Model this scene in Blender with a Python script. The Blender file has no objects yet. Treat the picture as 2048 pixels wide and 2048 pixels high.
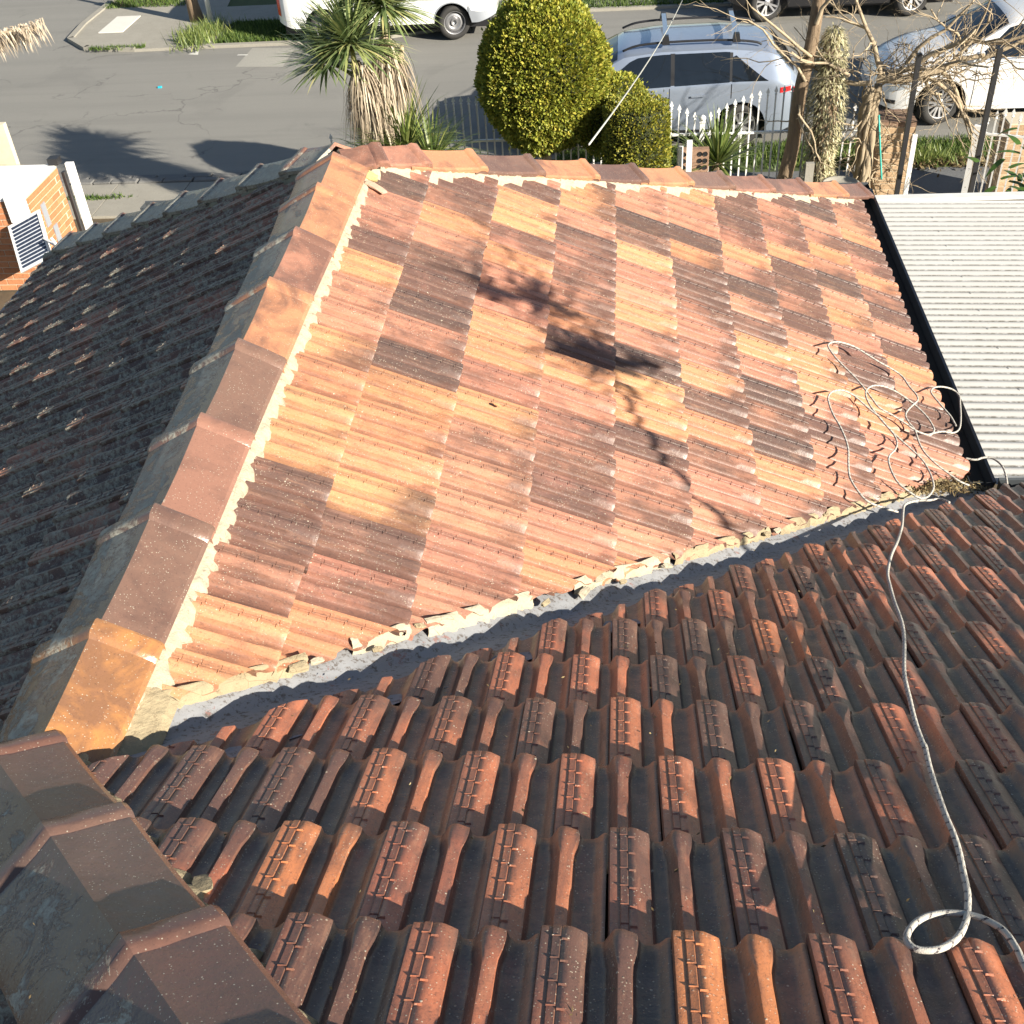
import bpy, bmesh, math, random
from mathutils import Vector, Matrix, noise
random.seed(7)
S = bpy.context.scene
COL = S.collection

# ------------------------------------------------------------ camera
cam_d = bpy.data.cameras.new("camera"); cam = bpy.data.objects.new("camera", cam_d); COL.objects.link(cam)
cam_d.sensor_width = 36.0; cam_d.lens = 36.0 * 2248.96 / 2048.0
cam_d.clip_start = 0.05; cam_d.clip_end = 600
cam.matrix_world = Matrix(((0.995635, -0.00067, 0.093331, 1.263),
                           (0.072754, 0.631949, -0.771588, -1.585),
                           (-0.058464, 0.77501, 0.629239, 2.01),
                           (0, 0, 0, 1)))
S.camera = cam

# ------------------------------------------------------------ sky and sun
SUN = Vector((0.757, -0.511, 0.407)).normalized()          # direction towards the sun
w = bpy.data.worlds.new("World"); S.world = w; w.use_nodes = True
nt = w.node_tree; nt.nodes.clear()
sky = nt.nodes.new("ShaderNodeTexSky"); sky.sky_type = 'NISHITA'; sky.sun_disc = False
sky.sun_elevation = math.asin(SUN.z); sky.sun_rotation = math.atan2(SUN.x, SUN.y)
sky.air_density = 1.0; sky.dust_density = 0.6; sky.ozone_density = 1.0
bg = nt.nodes.new("ShaderNodeBackground"); bg.inputs[1].default_value = 0.055
wo = nt.nodes.new("ShaderNodeOutputWorld")
nt.links.new(sky.outputs[0], bg.inputs[0]); nt.links.new(bg.outputs[0], wo.inputs[0])
sd = bpy.data.lights.new("sun", 'SUN'); sun = bpy.data.objects.new("sun", sd); COL.objects.link(sun)
sd.energy = 5.0; sd.angle = math.radians(0.53); sd.color = (1.0, 0.92, 0.79)
sun.rotation_euler = SUN.to_track_quat('Z', 'Y').to_euler()
sun.location = (20, -20, 20)
S.view_settings.view_transform = 'Standard'; S.view_settings.look = 'None'
S.view_settings.gamma = 1.0; S.view_settings.use_curve_mapping = False
S.view_settings.exposure = 1.22
S.render.engine = 'CYCLES'

# ------------------------------------------------------------ helpers
def link(o, parent=None):
    COL.objects.link(o)
    if parent is not None: o.parent = parent
    return o
def obj(name, me, mat=None, parent=None):
    if isinstance(me, bmesh.types.BMesh):
        bm = me; me = bpy.data.meshes.new(name); bm.to_mesh(me); bm.free()
    o = bpy.data.objects.new(name, me)
    if mat is not None and len(me.materials) == 0: me.materials.append(mat)
    return link(o, parent)
def mesh_from(name, verts, faces, mat=None, smooth=False):
    me = bpy.data.meshes.new(name); me.from_pydata([tuple(v) for v in verts], [], faces); me.update()
    if mat is not None: me.materials.append(mat)
    if smooth: me.polygons.foreach_set("use_smooth", [True] * len(me.polygons))
    return me
def thing(name, label, cat, loc=(0, 0, 0), rz=0.0, group=None):
    o = bpy.data.objects.new(name, None); o.empty_display_size = 0.1
    o.location = loc; o.rotation_euler = (0, 0, rz); COL.objects.link(o)
    tag(o, label, cat, group); return o
def tag(o, label=None, cat=None, group=None, kind=None):
    if label: o["label"] = label
    if cat: o["category"] = cat
    if group: o["group"] = group
    if kind: o["kind"] = kind
    return o
def box_vf(x0, x1, y0, y1, z0, z1, M=None):
    v = [Vector(p) for p in ((x0,y0,z0),(x1,y0,z0),(x1,y1,z0),(x0,y1,z0),(x0,y0,z1),(x1,y0,z1),(x1,y1,z1),(x0,y1,z1))]
    if M is not None: v = [M @ p for p in v]
    f = [(0,3,2,1),(4,5,6,7),(0,1,5,4),(1,2,6,5),(2,3,7,6),(3,0,4,7)]
    return v, f
class MB:
    def __init__(s): s.v = []; s.f = []; s.c = []; s.t = []
    def add(s, v, f, col=None):
        n = len(s.v); s.v += [Vector(p) for p in v]; s.f += [tuple(i + n for i in q) for q in f]
        if col is not None: s.c += [col] * len(v)
    def box(s, *a, M=None): s.add(*box_vf(*a, M=M))
    def tube(s, pts, rad, seg=6, cap=True):
        pts = [Vector(p) for p in pts]; n = len(pts)
        if not hasattr(rad, '__len__'): rad = [rad] * n
        up = None; rings = []; base = len(s.v)
        for i, p in enumerate(pts):
            t = (pts[min(i+1, n-1)] - pts[max(i-1, 0)])
            if t.length < 1e-7: t = Vector((0,0,1))
            t.normalize()
            if up is None:
                up = t.orthogonal().normalized()
            else:
                up = (up - t * up.dot(t))
                up = up.normalized() if up.length > 1e-5 else t.orthogonal().normalized()
            b = t.cross(up)
            for k in range(seg):
                a = 2 * math.pi * k / seg
                s.v.append(p + (up * math.cos(a) + b * math.sin(a)) * rad[i])
        for i in range(n - 1):
            for k in range(seg):
                k2 = (k + 1) % seg
                s.f.append((base+i*seg+k, base+i*seg+k2, base+(i+1)*seg+k2, base+(i+1)*seg+k))
        if cap:
            s.f.append(tuple(base + k for k in range(seg))[::-1]); s.f.append(tuple(base+(n-1)*seg+k for k in range(seg)))
    def lathe(s, prof, seg=16, M=None):
        base = len(s.v); n = len(prof)
        for r, z in prof:
            for k in range(seg):
                a = 2*math.pi*k/seg; p = Vector((r*math.cos(a), r*math.sin(a), z)); s.v.append(M @ p if M else p)
        for i in range(n-1):
            for k in range(seg):
                k2 = (k+1) % seg; s.f.append((base+i*seg+k, base+i*seg+k2, base+(i+1)*seg+k2, base+(i+1)*seg+k))
    def build(s, name, mat, parent=None, smooth=False):
        me = mesh_from(name, s.v, s.f, mat, smooth)
        if s.c and len(s.c) == len(s.v):
            a = me.color_attributes.new("tcol", 'FLOAT_COLOR', 'POINT')
            a.data.foreach_set("color", [x for c in s.c for x in (c[0], c[1], c[2], c[3])])
        if s.t and len(s.t) == len(s.v):
            a = me.attributes.new("tloc", 'FLOAT_VECTOR', 'POINT')
            a.data.foreach_set("vector", [x for c in s.t for x in c])
        return obj(name, me, None, parent)
def smoothstep(a, b, x):
    t = max(0.0, min(1.0, (x - a) / (b - a))); return t*t*(3-2*t)

# ------------------------------------------------------------ materials
class NT:
    def __init__(s, name):
        m = bpy.data.materials.new(name); m.use_nodes = True; s.m = m; s.t = m.node_tree; s.t.nodes.clear()
        s.out = s.n("ShaderNodeOutputMaterial"); s.b = s.n("ShaderNodeBsdfPrincipled"); s.l(s.b.outputs[0], s.out.inputs[0])
    def n(s, t, **k):
        nd = s.t.nodes.new(t)
        for a, b in k.items(): setattr(nd, a, b)
        return nd
    def l(s, a, b): s.t.links.new(a, b)
    def val(s, inp, v):
        if hasattr(v, 'links') or isinstance(v, bpy.types.NodeSocket): s.l(v, inp)
        else: inp.default_value = v
    def noise(s, vec, scale, detail=4, rough=0.55, dist=0.0):
        n = s.n("ShaderNodeTexNoise"); s.val(n.inputs["Vector"], vec); n.inputs["Scale"].default_value = scale
        n.inputs["Detail"].default_value = detail; n.inputs["Roughness"].default_value = rough; n.inputs["Distortion"].default_value = dist
        return n.outputs["Fac"]
    def voro(s, vec, scale, feature='F1', out="Distance"):
        n = s.n("ShaderNodeTexVoronoi", feature=feature); s.val(n.inputs["Vector"], vec); n.inputs["Scale"].default_value = scale
        return n.outputs[out]
    def ramp(s, fac, stops):
        n = s.n("ShaderNodeValToRGB"); s.val(n.inputs[0], fac); e = n.color_ramp.elements
        while len(e) > 1: e.remove(e[-1])
        e[0].position = stops[0][0]; e[0].color = (*stops[0][1], 1) if hasattr(stops[0][1], '__len__') else (stops[0][1],)*3 + (1,)
        for p, c in stops[1:]:
            x = e.new(p); x.color = (*c, 1) if hasattr(c, '__len__') else (c, c, c, 1)
        return n.outputs[0]
    def mix(s, fac, a, b, blend='MIX'):
        n = s.n("ShaderNodeMix", data_type='RGBA', blend_type=blend); s.val(n.inputs[0], fac)
        for i, v in ((6, a), (7, b)):
            if hasattr(v, '__len__') and not isinstance(v, bpy.types.NodeSocket): n.inputs[i].default_value = (*v[:3], 1)
            else: s.val(n.inputs[i], v)
        return n.outputs[2]
    def math(s, op, a, b=0.0, c=0.0, clamp=False):
        n = s.n("ShaderNodeMath", operation=op, use_clamp=clamp); s.val(n.inputs[0], a); s.val(n.inputs[1], b); s.val(n.inputs[2], c)
        return n.outputs[0]
    def bump(s, h, strength=0.3, dist=0.01, normal=None):
        n = s.n("ShaderNodeBump"); n.inputs["Strength"].default_value = strength; n.inputs["Distance"].default_value = dist
        s.l(h, n.inputs["Height"])
        if normal is not None: s.l(normal, n.inputs["Normal"])
        return n.outputs[0]
    def coord(s, k="Object"): return s.n("ShaderNodeTexCoord").outputs[k]
    def geo(s, k="Position"): return s.n("ShaderNodeNewGeometry").outputs[k]
    def fin(s, col, rough=0.6, spec=0.5, metal=0.0, normal=None, **k):
        s.val(s.b.inputs["Base Color"], (*col, 1) if hasattr(col, '__len__') and not isinstance(col, bpy.types.NodeSocket) and len(col) == 3 else col)
        s.val(s.b.inputs["Roughness"], rough); s.b.inputs["Specular IOR Level"].default_value = spec
        s.b.inputs["Metallic"].default_value = metal
        if normal is not None: s.l(normal, s.b.inputs["Normal"])
        for a, b in k.items(): s.val(s.b.inputs[a.replace('_', ' ')], b)
        return s.m
def simple(name, col, rough=0.6, metal=0.0, spec=0.5, nscale=8.0, var=0.25, bump=0.0, coat=0.0):
    t = NT(name); p = t.geo()
    f = t.noise(p, nscale, 5, 0.6)
    c = t.mix(f, tuple(x*(1-var) for x in col), tuple(min(1, x*(1+var)) for x in col))
    nrm = t.bump(t.noise(p, nscale*6, 4), bump, 0.01) if bump else None
    m = t.fin(c, rough, spec, metal, nrm)
    if coat: t.b.inputs["Coat Weight"].default_value = coat; t.b.inputs["Coat Roughness"].default_value = 0.05
    return m

def tile_material(name, lich, joined=False, sheen=0.5, moss=(0.23, 0.24, 0.17), pan=0.0, pancol=(0.020, 0.021, 0.024)):
    """fired clay: body colour per tile, darker flashing drifting over each tile, speckle, lichen"""
    t = NT(name); P = t.geo(); 
    ny_ = None
    V = P
    if joined:        # tiles joined into one mesh carry their own local coordinates (x across, y down the slope, z a seed)
        a = t.n("ShaderNodeAttribute", attribute_name="tcol"); base = a.outputs["Color"]; bias = a.outputs["Alpha"]
        al = t.n("ShaderNodeAttribute", attribute_name="tloc"); LOC = al.outputs["Vector"]
        so = t.n("ShaderNodeSeparateXYZ"); t.l(LOC, so.inputs[0]); seed = so.outputs[2]
    else:
        oi = t.n("ShaderNodeObjectInfo"); base = oi.outputs["Color"]; seed = oi.outputs["Random"]; bias = oi.outputs["Alpha"]
        LOC = t.coord("Object"); so = t.n("ShaderNodeSeparateXYZ"); t.l(LOC, so.inputs[0])
    # broad burn marks
    burn = t.noise(P, 5.5, 3, 0.5, 0.4)
    mpb = t.n("ShaderNodeMapping"); t.l(LOC, mpb.inputs[0]); mpb.inputs["Scale"].default_value = (1.0, 0.30, 1.0)
    offb = t.n("ShaderNodeVectorMath", operation='ADD'); t.l(mpb.outputs[0], offb.inputs[0])
    cxb = t.n("ShaderNodeCombineXYZ"); t.l(t.math('MULTIPLY', seed, 53.0), cxb.inputs[0]); t.l(cxb.outputs[0], offb.inputs[1])
    burn = t.math('ADD', t.math('MULTIPLY', burn, 0.45), t.math('MULTIPLY', t.noise(offb.outputs[0], 17, 5, 0.62, 0.3), 0.55))
    burn = t.math('MULTIPLY_ADD', bias, 0.42, burn)          # some tiles are flashed darker than others
    if True:
        nose = t.ramp(t.math('MULTIPLY_ADD', so.outputs[1], 2.6, 0.86), [(0.28, 0.0), (0.86, 0.30)])
        burn = t.math('ADD', burn, t.math('MULTIPLY', nose, t.ramp(t.math('FRACT', t.math('MULTIPLY', seed, 17.3)), [(0.35, 0.0), (0.75, 1.0)])))
        roll = t.math('MULTIPLY', t.ramp(so.outputs[0], [(0.050, 1.0), (0.062, 0.0)]), t.ramp(t.math('FRACT', t.math('MULTIPLY', seed, 31.7)), [(0.55, 0.0), (0.6, 0.12)]))
        burn = t.math('SUBTRACT', burn, roll)
    burn = t.ramp(burn, [(0.58, 0.0), (0.80, 1.0)])
    c = t.mix(t.math('MULTIPLY', burn, 0.78), base, (0.060, 0.044, 0.040))
    if True:
        mp = t.n("ShaderNodeMapping"); t.l(LOC, mp.inputs[0]); mp.inputs["Scale"].default_value = (1.0, 0.09, 1.0)
        cmb = t.n("ShaderNodeVectorMath", operation='ADD'); t.l(mp.outputs[0], cmb.inputs[0])
        cx = t.n("ShaderNodeCombineXYZ"); t.l(t.math('MULTIPLY', seed, 37.0), cx.inputs[2]); t.l(cx.outputs[0], cmb.inputs[1])
        stv = t.noise(cmb.outputs[0], 70, 4, 0.6)
        c = t.mix(t.ramp(stv, [(0.52, 0.0), (0.68, 0.55)]), c, t.mix(0.6, c, (0.09, 0.055, 0.05)))
        c = t.mix(t.ramp(stv, [(0.30, 0.40), (0.46, 0.0)]), c, t.mix(0.5, c, (0.60, 0.33, 0.20)))
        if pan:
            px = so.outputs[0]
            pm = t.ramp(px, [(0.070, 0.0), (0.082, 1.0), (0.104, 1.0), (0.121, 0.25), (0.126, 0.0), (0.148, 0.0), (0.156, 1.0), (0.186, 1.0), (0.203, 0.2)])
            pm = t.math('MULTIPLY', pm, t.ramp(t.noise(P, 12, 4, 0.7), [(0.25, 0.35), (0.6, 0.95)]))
            c = t.mix(t.math('MULTIPLY', pm, pan), c, pancol)  # pan dirt plus painted shade between the ribs, deepening the relief
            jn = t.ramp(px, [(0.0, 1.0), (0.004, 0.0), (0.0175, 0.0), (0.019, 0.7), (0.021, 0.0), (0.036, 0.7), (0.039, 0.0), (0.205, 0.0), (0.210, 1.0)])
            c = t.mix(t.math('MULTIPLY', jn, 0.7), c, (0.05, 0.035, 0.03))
    # blotchy clay
    c = t.mix(t.math('MULTIPLY', t.noise(P, 26, 5, 0.6), 0.5), c, t.mix(0.5, c, (0.30, 0.15, 0.10)))
    f = t.noise(P, 190, 3, 0.7)
    c = t.mix(t.ramp(f, [(0.30, 0.45), (0.44, 0.0)]), c, (0.035, 0.028, 0.026))
    # small pale specks of lichen
    vd = t.voro(P, 150, 'F1'); vm = t.noise(P, 9, 3, 0.6)
    sp = t.math('MULTIPLY', t.ramp(vd, [(0.17, 1.0), (0.27, 0.0)]), t.ramp(vm, [(0.33, 0.0), (0.60, 0.85)]))
    vc = t.n("ShaderNodeTexVoronoi"); t.l(P, vc.inputs["Vector"]); vc.inputs["Scale"].default_value = 150
    pick = t.ramp(t.math('FRACT', t.math('MULTIPLY', t.sepx(vc.outputs["Color"]), 7.3)), [(0.38, 0.0), (0.43, 1.0)])
    sp = t.math('MULTIPLY', sp, pick)
    vb = t.voro(P, 62, 'F1'); spb = t.math('MULTIPLY', t.ramp(vb, [(0.10, 1.0), (0.19, 0.0)]), t.ramp(t.noise(P, 21, 3, 0.6), [(0.56, 0.0), (0.64, 0.9)]))
    sp = t.math('MAXIMUM', t.math('MULTIPLY', sp, t.ramp(t.noise(P, 33, 3, 0.6), [(0.40, 0.15), (0.60, 1.0)])), spb)
    c = t.mix(sp, c, (0.58, 0.52, 0.40))
    grit = t.noise(P, 75, 5, 0.8)
    c = t.mix(t.ramp(grit, [(0.56, 0.0), (0.66, 0.5)]), c, (0.045, 0.036, 0.034))
    # crust lichen in patches
    big = t.noise(P, 14, 6, 0.7, 0.5)
    lo = 0.74 - 0.30 * lich
    lm = t.ramp(big, [(lo, 0.0), (lo + 0.07, 1.0)])
    lm = t.math('MULTIPLY', lm, t.ramp(t.noise(P, 60, 5, 0.75), [(0.40, 0.0), (0.58, 0.85)]))
    c = t.mix(t.math('MULTIPLY', lm, min(1, 0.2 + lich)), c, moss)
    ring = t.voro(P, 34, 'F1'); rm = t.math('MULTIPLY', t.ramp(ring, [(0.10, 0.25), (0.19, 0.9), (0.25, 0.0)]), t.ramp(t.noise(P, 6, 2), [(0.62 - 0.16*lich, 0.0), (0.72 - 0.16*lich, 1.0)]))
    c = t.mix(t.math('MULTIPLY', rm, min(1.0, lich * 1.2)), c, (0.38, 0.38, 0.31))
    h = t.math('ADD', t.math('MULTIPLY', f, 0.35), t.math('MULTIPLY', t.noise(P, 60, 5, 0.6), 1.0))
    h = t.math('ADD', h, t.math('MULTIPLY', sp, 1.2))
    h = t.math('ADD', h, t.math('MULTIPLY', lm, 1.5))
    nrm = t.bump(h, 0.30, 0.004)
    r = t.math('MULTIPLY_ADD', t.noise(P, 24, 5), 0.34, 0.17 + 0.22*(1-sheen))
    r = t.math('ADD', r, t.math('MULTIPLY', t.math('MAXIMUM', lm, sp), 0.35))
    return t.fin(c, r, 0.35 + 0.25*sheen, 0.0, nrm)
def _sepx(s, sock):
    n = s.n("ShaderNodeSeparateColor"); s.l(sock, n.inputs[0]); return n.outputs[0]
NT.sepx = _sepx

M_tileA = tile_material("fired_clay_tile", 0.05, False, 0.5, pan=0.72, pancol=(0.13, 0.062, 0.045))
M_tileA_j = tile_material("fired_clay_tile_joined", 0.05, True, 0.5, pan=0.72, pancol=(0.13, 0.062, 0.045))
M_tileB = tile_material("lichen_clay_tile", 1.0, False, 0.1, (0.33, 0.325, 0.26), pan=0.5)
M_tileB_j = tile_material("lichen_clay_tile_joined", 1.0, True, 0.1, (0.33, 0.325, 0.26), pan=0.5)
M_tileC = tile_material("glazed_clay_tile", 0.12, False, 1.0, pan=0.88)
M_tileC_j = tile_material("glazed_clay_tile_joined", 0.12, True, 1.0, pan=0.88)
def cap_material():
    t = NT("ridge_cap_clay"); P = t.geo(); O = t.coord("Object")
    oi = t.n("ShaderNodeObjectInfo"); base = oi.outputs["Color"]; lich = oi.outputs["Alpha"]
    br = t.math('MULTIPLY_ADD', oi.outputs["Random"], 0.26, t.noise(P, 6.0, 5, 0.62, 0.5))
    c = t.mix(t.math('MULTIPLY', t.ramp(br, [(0.52, 0.0), (0.74, 1.0)]), 0.72), base, (0.075, 0.050, 0.044))
    c = t.mix(t.math('MULTIPLY', t.noise(P, 30, 5, 0.65), 0.45), c, (0.26, 0.13, 0.09))
    sx = t.n("ShaderNodeSeparateXYZ"); t.l(O, sx.inputs[0])
    side = t.math('MULTIPLY', t.ramp(t.math('MULTIPLY_ADD', sx.outputs[1], 4.0, 0.42), [(0.35, 0.0), (0.62, 1.0)]), lich)
    big = t.noise(P, 11, 6, 0.75, 0.6)
    th = t.math('SUBTRACT', 0.70, t.math('MULTIPLY', side, 0.26))
    lm = t.math('MULTIPLY', t.math('SUBTRACT', big, th), 14.0, clamp=True)
    lm = t.math('MULTIPLY', lm, t.ramp(t.noise(P, 55, 5, 0.8), [(0.38, 0.15), (0.56, 1.0)]))
    lc = t.mix(t.noise(P, 20, 4), (0.23, 0.22, 0.18), (0.55, 0.53, 0.43))
    c = t.mix(t.math('MULTIPLY', side, 0.45), c, (0.075, 0.065, 0.058))
    c = t.mix(lm, c, lc)
    f = t.noise(P, 170, 3, 0.7)
    vd = t.voro(P, 120, 'F1'); vm = t.noise(P, 8, 3, 0.6)
    sp = t.math('MULTIPLY', t.ramp(vd, [(0.11, 1.0), (0.20, 0.0)]), t.ramp(t.noise(P, 26, 4, 0.7), [(0.42, 0.0), (0.58, 0.9)]))
    c = t.mix(sp, c, (0.50, 0.46, 0.36))
    c = t.mix(t.ramp(f, [(0.30, 0.4), (0.42, 0.0)]), c, (0.04, 0.03, 0.03))
    h = t.math('ADD', t.math('MULTIPLY', f, 0.4), t.math('ADD', t.math('MULTIPLY', lm, 2.0), t.math('MULTIPLY', t.noise(P, 45, 4), 0.8)))
    r = t.math('ADD', t.math('MULTIPLY_ADD', t.noise(P, 15, 4), 0.24, 0.12), t.math('MULTIPLY', lm, 0.4))
    return t.fin(c, r, 0.5, 0.0, t.bump(h, 0.32, 0.004))
M_cap = cap_material()
def mortar_mat(name, a, b, dark=(0.16, 0.13, 0.09)):
    t = NT(name); P = t.geo()
    c = t.mix(t.noise(P, 14, 5, 0.7), a, b)
    c = t.mix(t.ramp(t.noise(P, 42, 6, 0.75), [(0.30, 0.8), (0.42, 0.0)]), c, dark)
    crk = t.voro(P, 11, 'DISTANCE_TO_EDGE')
    c = t.mix(t.math('MULTIPLY', t.ramp(crk, [(0.004, 0.6), (0.012, 0.0)]), t.ramp(t.noise(P, 5, 2), [(0.5, 0.0), (0.6, 1.0)])), c, dark)
    h = t.math('ADD', t.noise(P, 70, 6, 0.7), t.math('MULTIPLY', t.noise(P, 18, 4), 2.0))
    return t.fin(c, 0.9, 0.15, 0.0, t.bump(h, 0.55, 0.012))
M_mortar = mortar_mat("pointing_mortar", (0.34, 0.29, 0.21), (0.50, 0.44, 0.33))
M_mortar_d = mortar_mat("weathered_mortar", (0.25, 0.20, 0.13), (0.42, 0.35, 0.22), (0.12, 0.08, 0.05))
M_mortar_l = mortar_mat("lichen_mortar", (0.19, 0.185, 0.14), (0.36, 0.35, 0.27), (0.08, 0.07, 0.06))
def lead_mat():
    t = NT("lead_valley"); P = t.geo()
    c = t.mix(t.noise(P, 7, 5, 0.6), (0.20, 0.205, 0.215), (0.33, 0.335, 0.345))
    c = t.mix(t.ramp(t.noise(P, 55, 5, 0.75), [(0.38, 0.85), (0.47, 0.0)]), c, (0.10, 0.08, 0.065))
    c = t.mix(t.ramp(t.noise(P, 16, 5, 0.75, 0.4), [(0.62, 0.0), (0.66, 0.8)]), c, (0.25, 0.13, 0.11))
    return t.fin(c, 0.65, 0.3, 0.0, t.bump(t.noise(P, 30, 5), 0.25, 0.01))
M_lead = lead_mat()
def asphalt_mat():
    t = NT("asphalt"); P = t.geo()
    mp = t.n("ShaderNodeMapping"); t.l(P, mp.inputs[0]); mp.inputs["Scale"].default_value = (0.12, 1.0, 1.0)
    c = t.mix(t.noise(mp.outputs[0], 1.1, 5, 0.6), (0.225, 0.219, 0.200), (0.275, 0.267, 0.240))
    c = t.mix(t.ramp(t.noise(P, 90, 3, 0.8), [(0.35, 0.5), (0.65, 0.0)]), c, (0.14, 0.137, 0.128))
    c = t.mix(t.ramp(t.noise(P, 130, 2, 0.6), [(0.62, 0.0), (0.72, 0.6)]), c, (0.34, 0.33, 0.30))
    c = t.mix(t.ramp(t.noise(P, 0.55, 5, 0.6, 0.8), [(0.58, 0.0), (0.66, 0.35)]), c, (0.165, 0.161, 0.149))
    wv = t.n("ShaderNodeVectorMath", operation='ADD'); t.l(P, wv.inputs[0]); nv_ = t.n("ShaderNodeTexNoise"); t.l(P, nv_.inputs["Vector"]); nv_.inputs["Scale"].default_value = 1.3; nv_.inputs["Detail"].default_value = 5
    sc_ = t.n("ShaderNodeVectorMath", operation='SCALE'); t.l(nv_.outputs["Color"], sc_.inputs[0]); sc_.inputs["Scale"].default_value = 1.4; t.l(sc_.outputs[0], wv.inputs[1])
    ck = t.voro(wv.outputs[0], 0.34, 'DISTANCE_TO_EDGE')
    c = t.mix(t.math('MULTIPLY', t.ramp(ck, [(0.003, 0.55), (0.007, 0.0)]), t.ramp(t.noise(P, 0.4, 3), [(0.48, 0.0), (0.56, 1.0)])), c, (0.07, 0.068, 0.065))
    mq = t.n("ShaderNodeMapping"); t.l(P, mq.inputs[0]); mq.inputs["Scale"].default_value = (0.05, 1.0, 1.0)
    c = t.mix(t.ramp(t.noise(mq.outputs[0], 2.2, 4, 0.6), [(0.45, 0.0), (0.65, 0.35)]), c, (0.16, 0.156, 0.145))
    c = t.mix(t.ramp(t.noise(P, 3.2, 4, 0.7), [(0.66, 0.0), (0.72, 0.4)]), c, (0.12, 0.115, 0.11))
    return t.fin(c, 0.88, 0.25, 0.0, t.bump(t.noise(P, 80, 4), 0.4, 0.02))
M_asph = asphalt_mat()
M_patch = simple("asphalt_patch", (0.29, 0.28, 0.245), 0.9, nscale=60, var=0.3, bump=0.3)
M_path_dark = simple("asphalt_path", (0.12, 0.123, 0.125), 0.9, nscale=30, var=0.3, bump=0.3)
def concrete_mat(name, a, b):
    t = NT(name); P = t.geo()
    c = t.mix(t.noise(P, 2.5, 6, 0.65), a, b)
    c = t.mix(t.ramp(t.noise(P, 40, 5, 0.75), [(0.32, 0.5), (0.45, 0.0)]), c, tuple(x*0.5 for x in a))
    return t.fin(c, 0.9, 0.2, 0.0, t.bump(t.noise(P, 50, 5), 0.3, 0.01))
M_conc = concrete_mat("concrete_path", (0.24, 0.225, 0.19), (0.36, 0.34, 0.29))
M_blue = concrete_mat("bluestone", (0.12, 0.12, 0.12), (0.22, 0.215, 0.20))
M_soil = simple("soil_ground", (0.10, 0.075, 0.045), 0.95, nscale=9, var=0.5, bump=0.6)
M_white = simple("white_paint", (0.80, 0.79, 0.76), 0.5, nscale=5, var=0.06)
def fence_paint():
    t = NT("chipped_white_paint"); P = t.geo()
    c = t.mix(t.ramp(t.noise(P, 22, 5, 0.75), [(0.30, 0.9), (0.40, 0.0)]), (0.80, 0.79, 0.76), (0.14, 0.12, 0.10))
    return t.fin(c, 0.55, 0.4)
M_fence = fence_paint()
def brick_mat(name, a, b):
    t = NT(name); P = t.geo(); oi = t.n("ShaderNodeObjectInfo")
    c = t.mix(oi.outputs["Random"], a, b)
    c = t.mix(t.ramp(t.noise(P, 30, 5, 0.7), [(0.3, 0.6), (0.5, 0.0)]), c, tuple(x*0.6 for x in a))
    return t.fin(c, 0.85, 0.25, 0.0, t.bump(t.noise(P, 60, 5), 0.35, 0.008))
M_brick_o = brick_mat("orange_brick", (0.42, 0.17, 0.08), (0.52, 0.23, 0.11))
M_brick_c = brick_mat("cream_brick", (0.36, 0.245, 0.145), (0.48, 0.34, 0.21))
M_brick_r = brick_mat("brown_brick", (0.20, 0.13, 0.09), (0.30, 0.19, 0.13))
M_bmort = simple("brick_mortar", (0.55, 0.48, 0.36), 0.95, nscale=40, var=0.15)
def leaf_mat(name, stops, rough=0.5, trans=0.25):
    t = NT(name); g = t.n("ShaderNodeNewGeometry"); r = g.outputs["Random Per Island"]
    c = t.ramp(r, stops)
    c = t.mix(t.math('MULTIPLY', t.noise(g.outputs["Position"], 3.0, 3), 0.4), c, t.mix(0.5, c, stops[0][1]))
    m = t.fin(c, rough, 0.4)
    t.b.inputs["Transmission Weight"].default_value = 0.0
    tr = t.n("ShaderNodeBsdfTranslucent"); t.l(c, tr.inputs[0]); mx = t.n("ShaderNodeMixShader"); mx.inputs[0].default_value = trans
    t.l(t.b.outputs[0], mx.inputs[1]); t.l(tr.outputs[0], mx.inputs[2]); t.l(mx.outputs[0], t.out.inputs[0])
    return m
M_topi = leaf_mat("golden_conifer_leaf", [(0.0, (0.13, 0.17, 0.025)), (0.3, (0.26, 0.29, 0.04)), (0.7, (0.40, 0.39, 0.055)), (1.0, (0.52, 0.44, 0.08))])
M_topi2 = leaf_mat("box_leaf", [(0.0, (0.10, 0.13, 0.02)), (0.5, (0.28, 0.29, 0.04)), (1.0, (0.48, 0.40, 0.06))])
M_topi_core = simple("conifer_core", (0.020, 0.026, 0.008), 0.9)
M_blade = leaf_mat("cordyline_blade", [(0.0, (0.10, 0.15, 0.06)), (0.5, (0.22, 0.29, 0.11)), (0.85, (0.40, 0.44, 0.17)), (1.0, (0.62, 0.57, 0.25))], 0.4)
M_dead = leaf_mat("dead_frond", [(0.0, (0.22, 0.17, 0.12)), (0.5, (0.45, 0.37, 0.27)), (1.0, (0.68, 0.60, 0.46))], 0.8, 0.15)
M_yucca = leaf_mat("yucca_blade", [(0.0, (0.07, 0.11, 0.03)), (0.6, (0.18, 0.24, 0.06)), (1.0, (0.38, 0.40, 0.13))], 0.4)
M_broad = leaf_mat("broad_leaf", [(0.0, (0.04, 0.09, 0.02)), (0.6, (0.09, 0.17, 0.035)), (1.0, (0.30, 0.40, 0.13))], 0.35)
M_grass = leaf_mat("grass_blade", [(0.0, (0.035, 0.065, 0.012)), (0.6, (0.08, 0.14, 0.025)), (1.0, (0.20, 0.26, 0.06))], 0.6)
M_ground_green = simple("grass_ground", (0.050, 0.068, 0.018), 0.95, nscale=5, var=0.45, bump=0.5)
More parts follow.
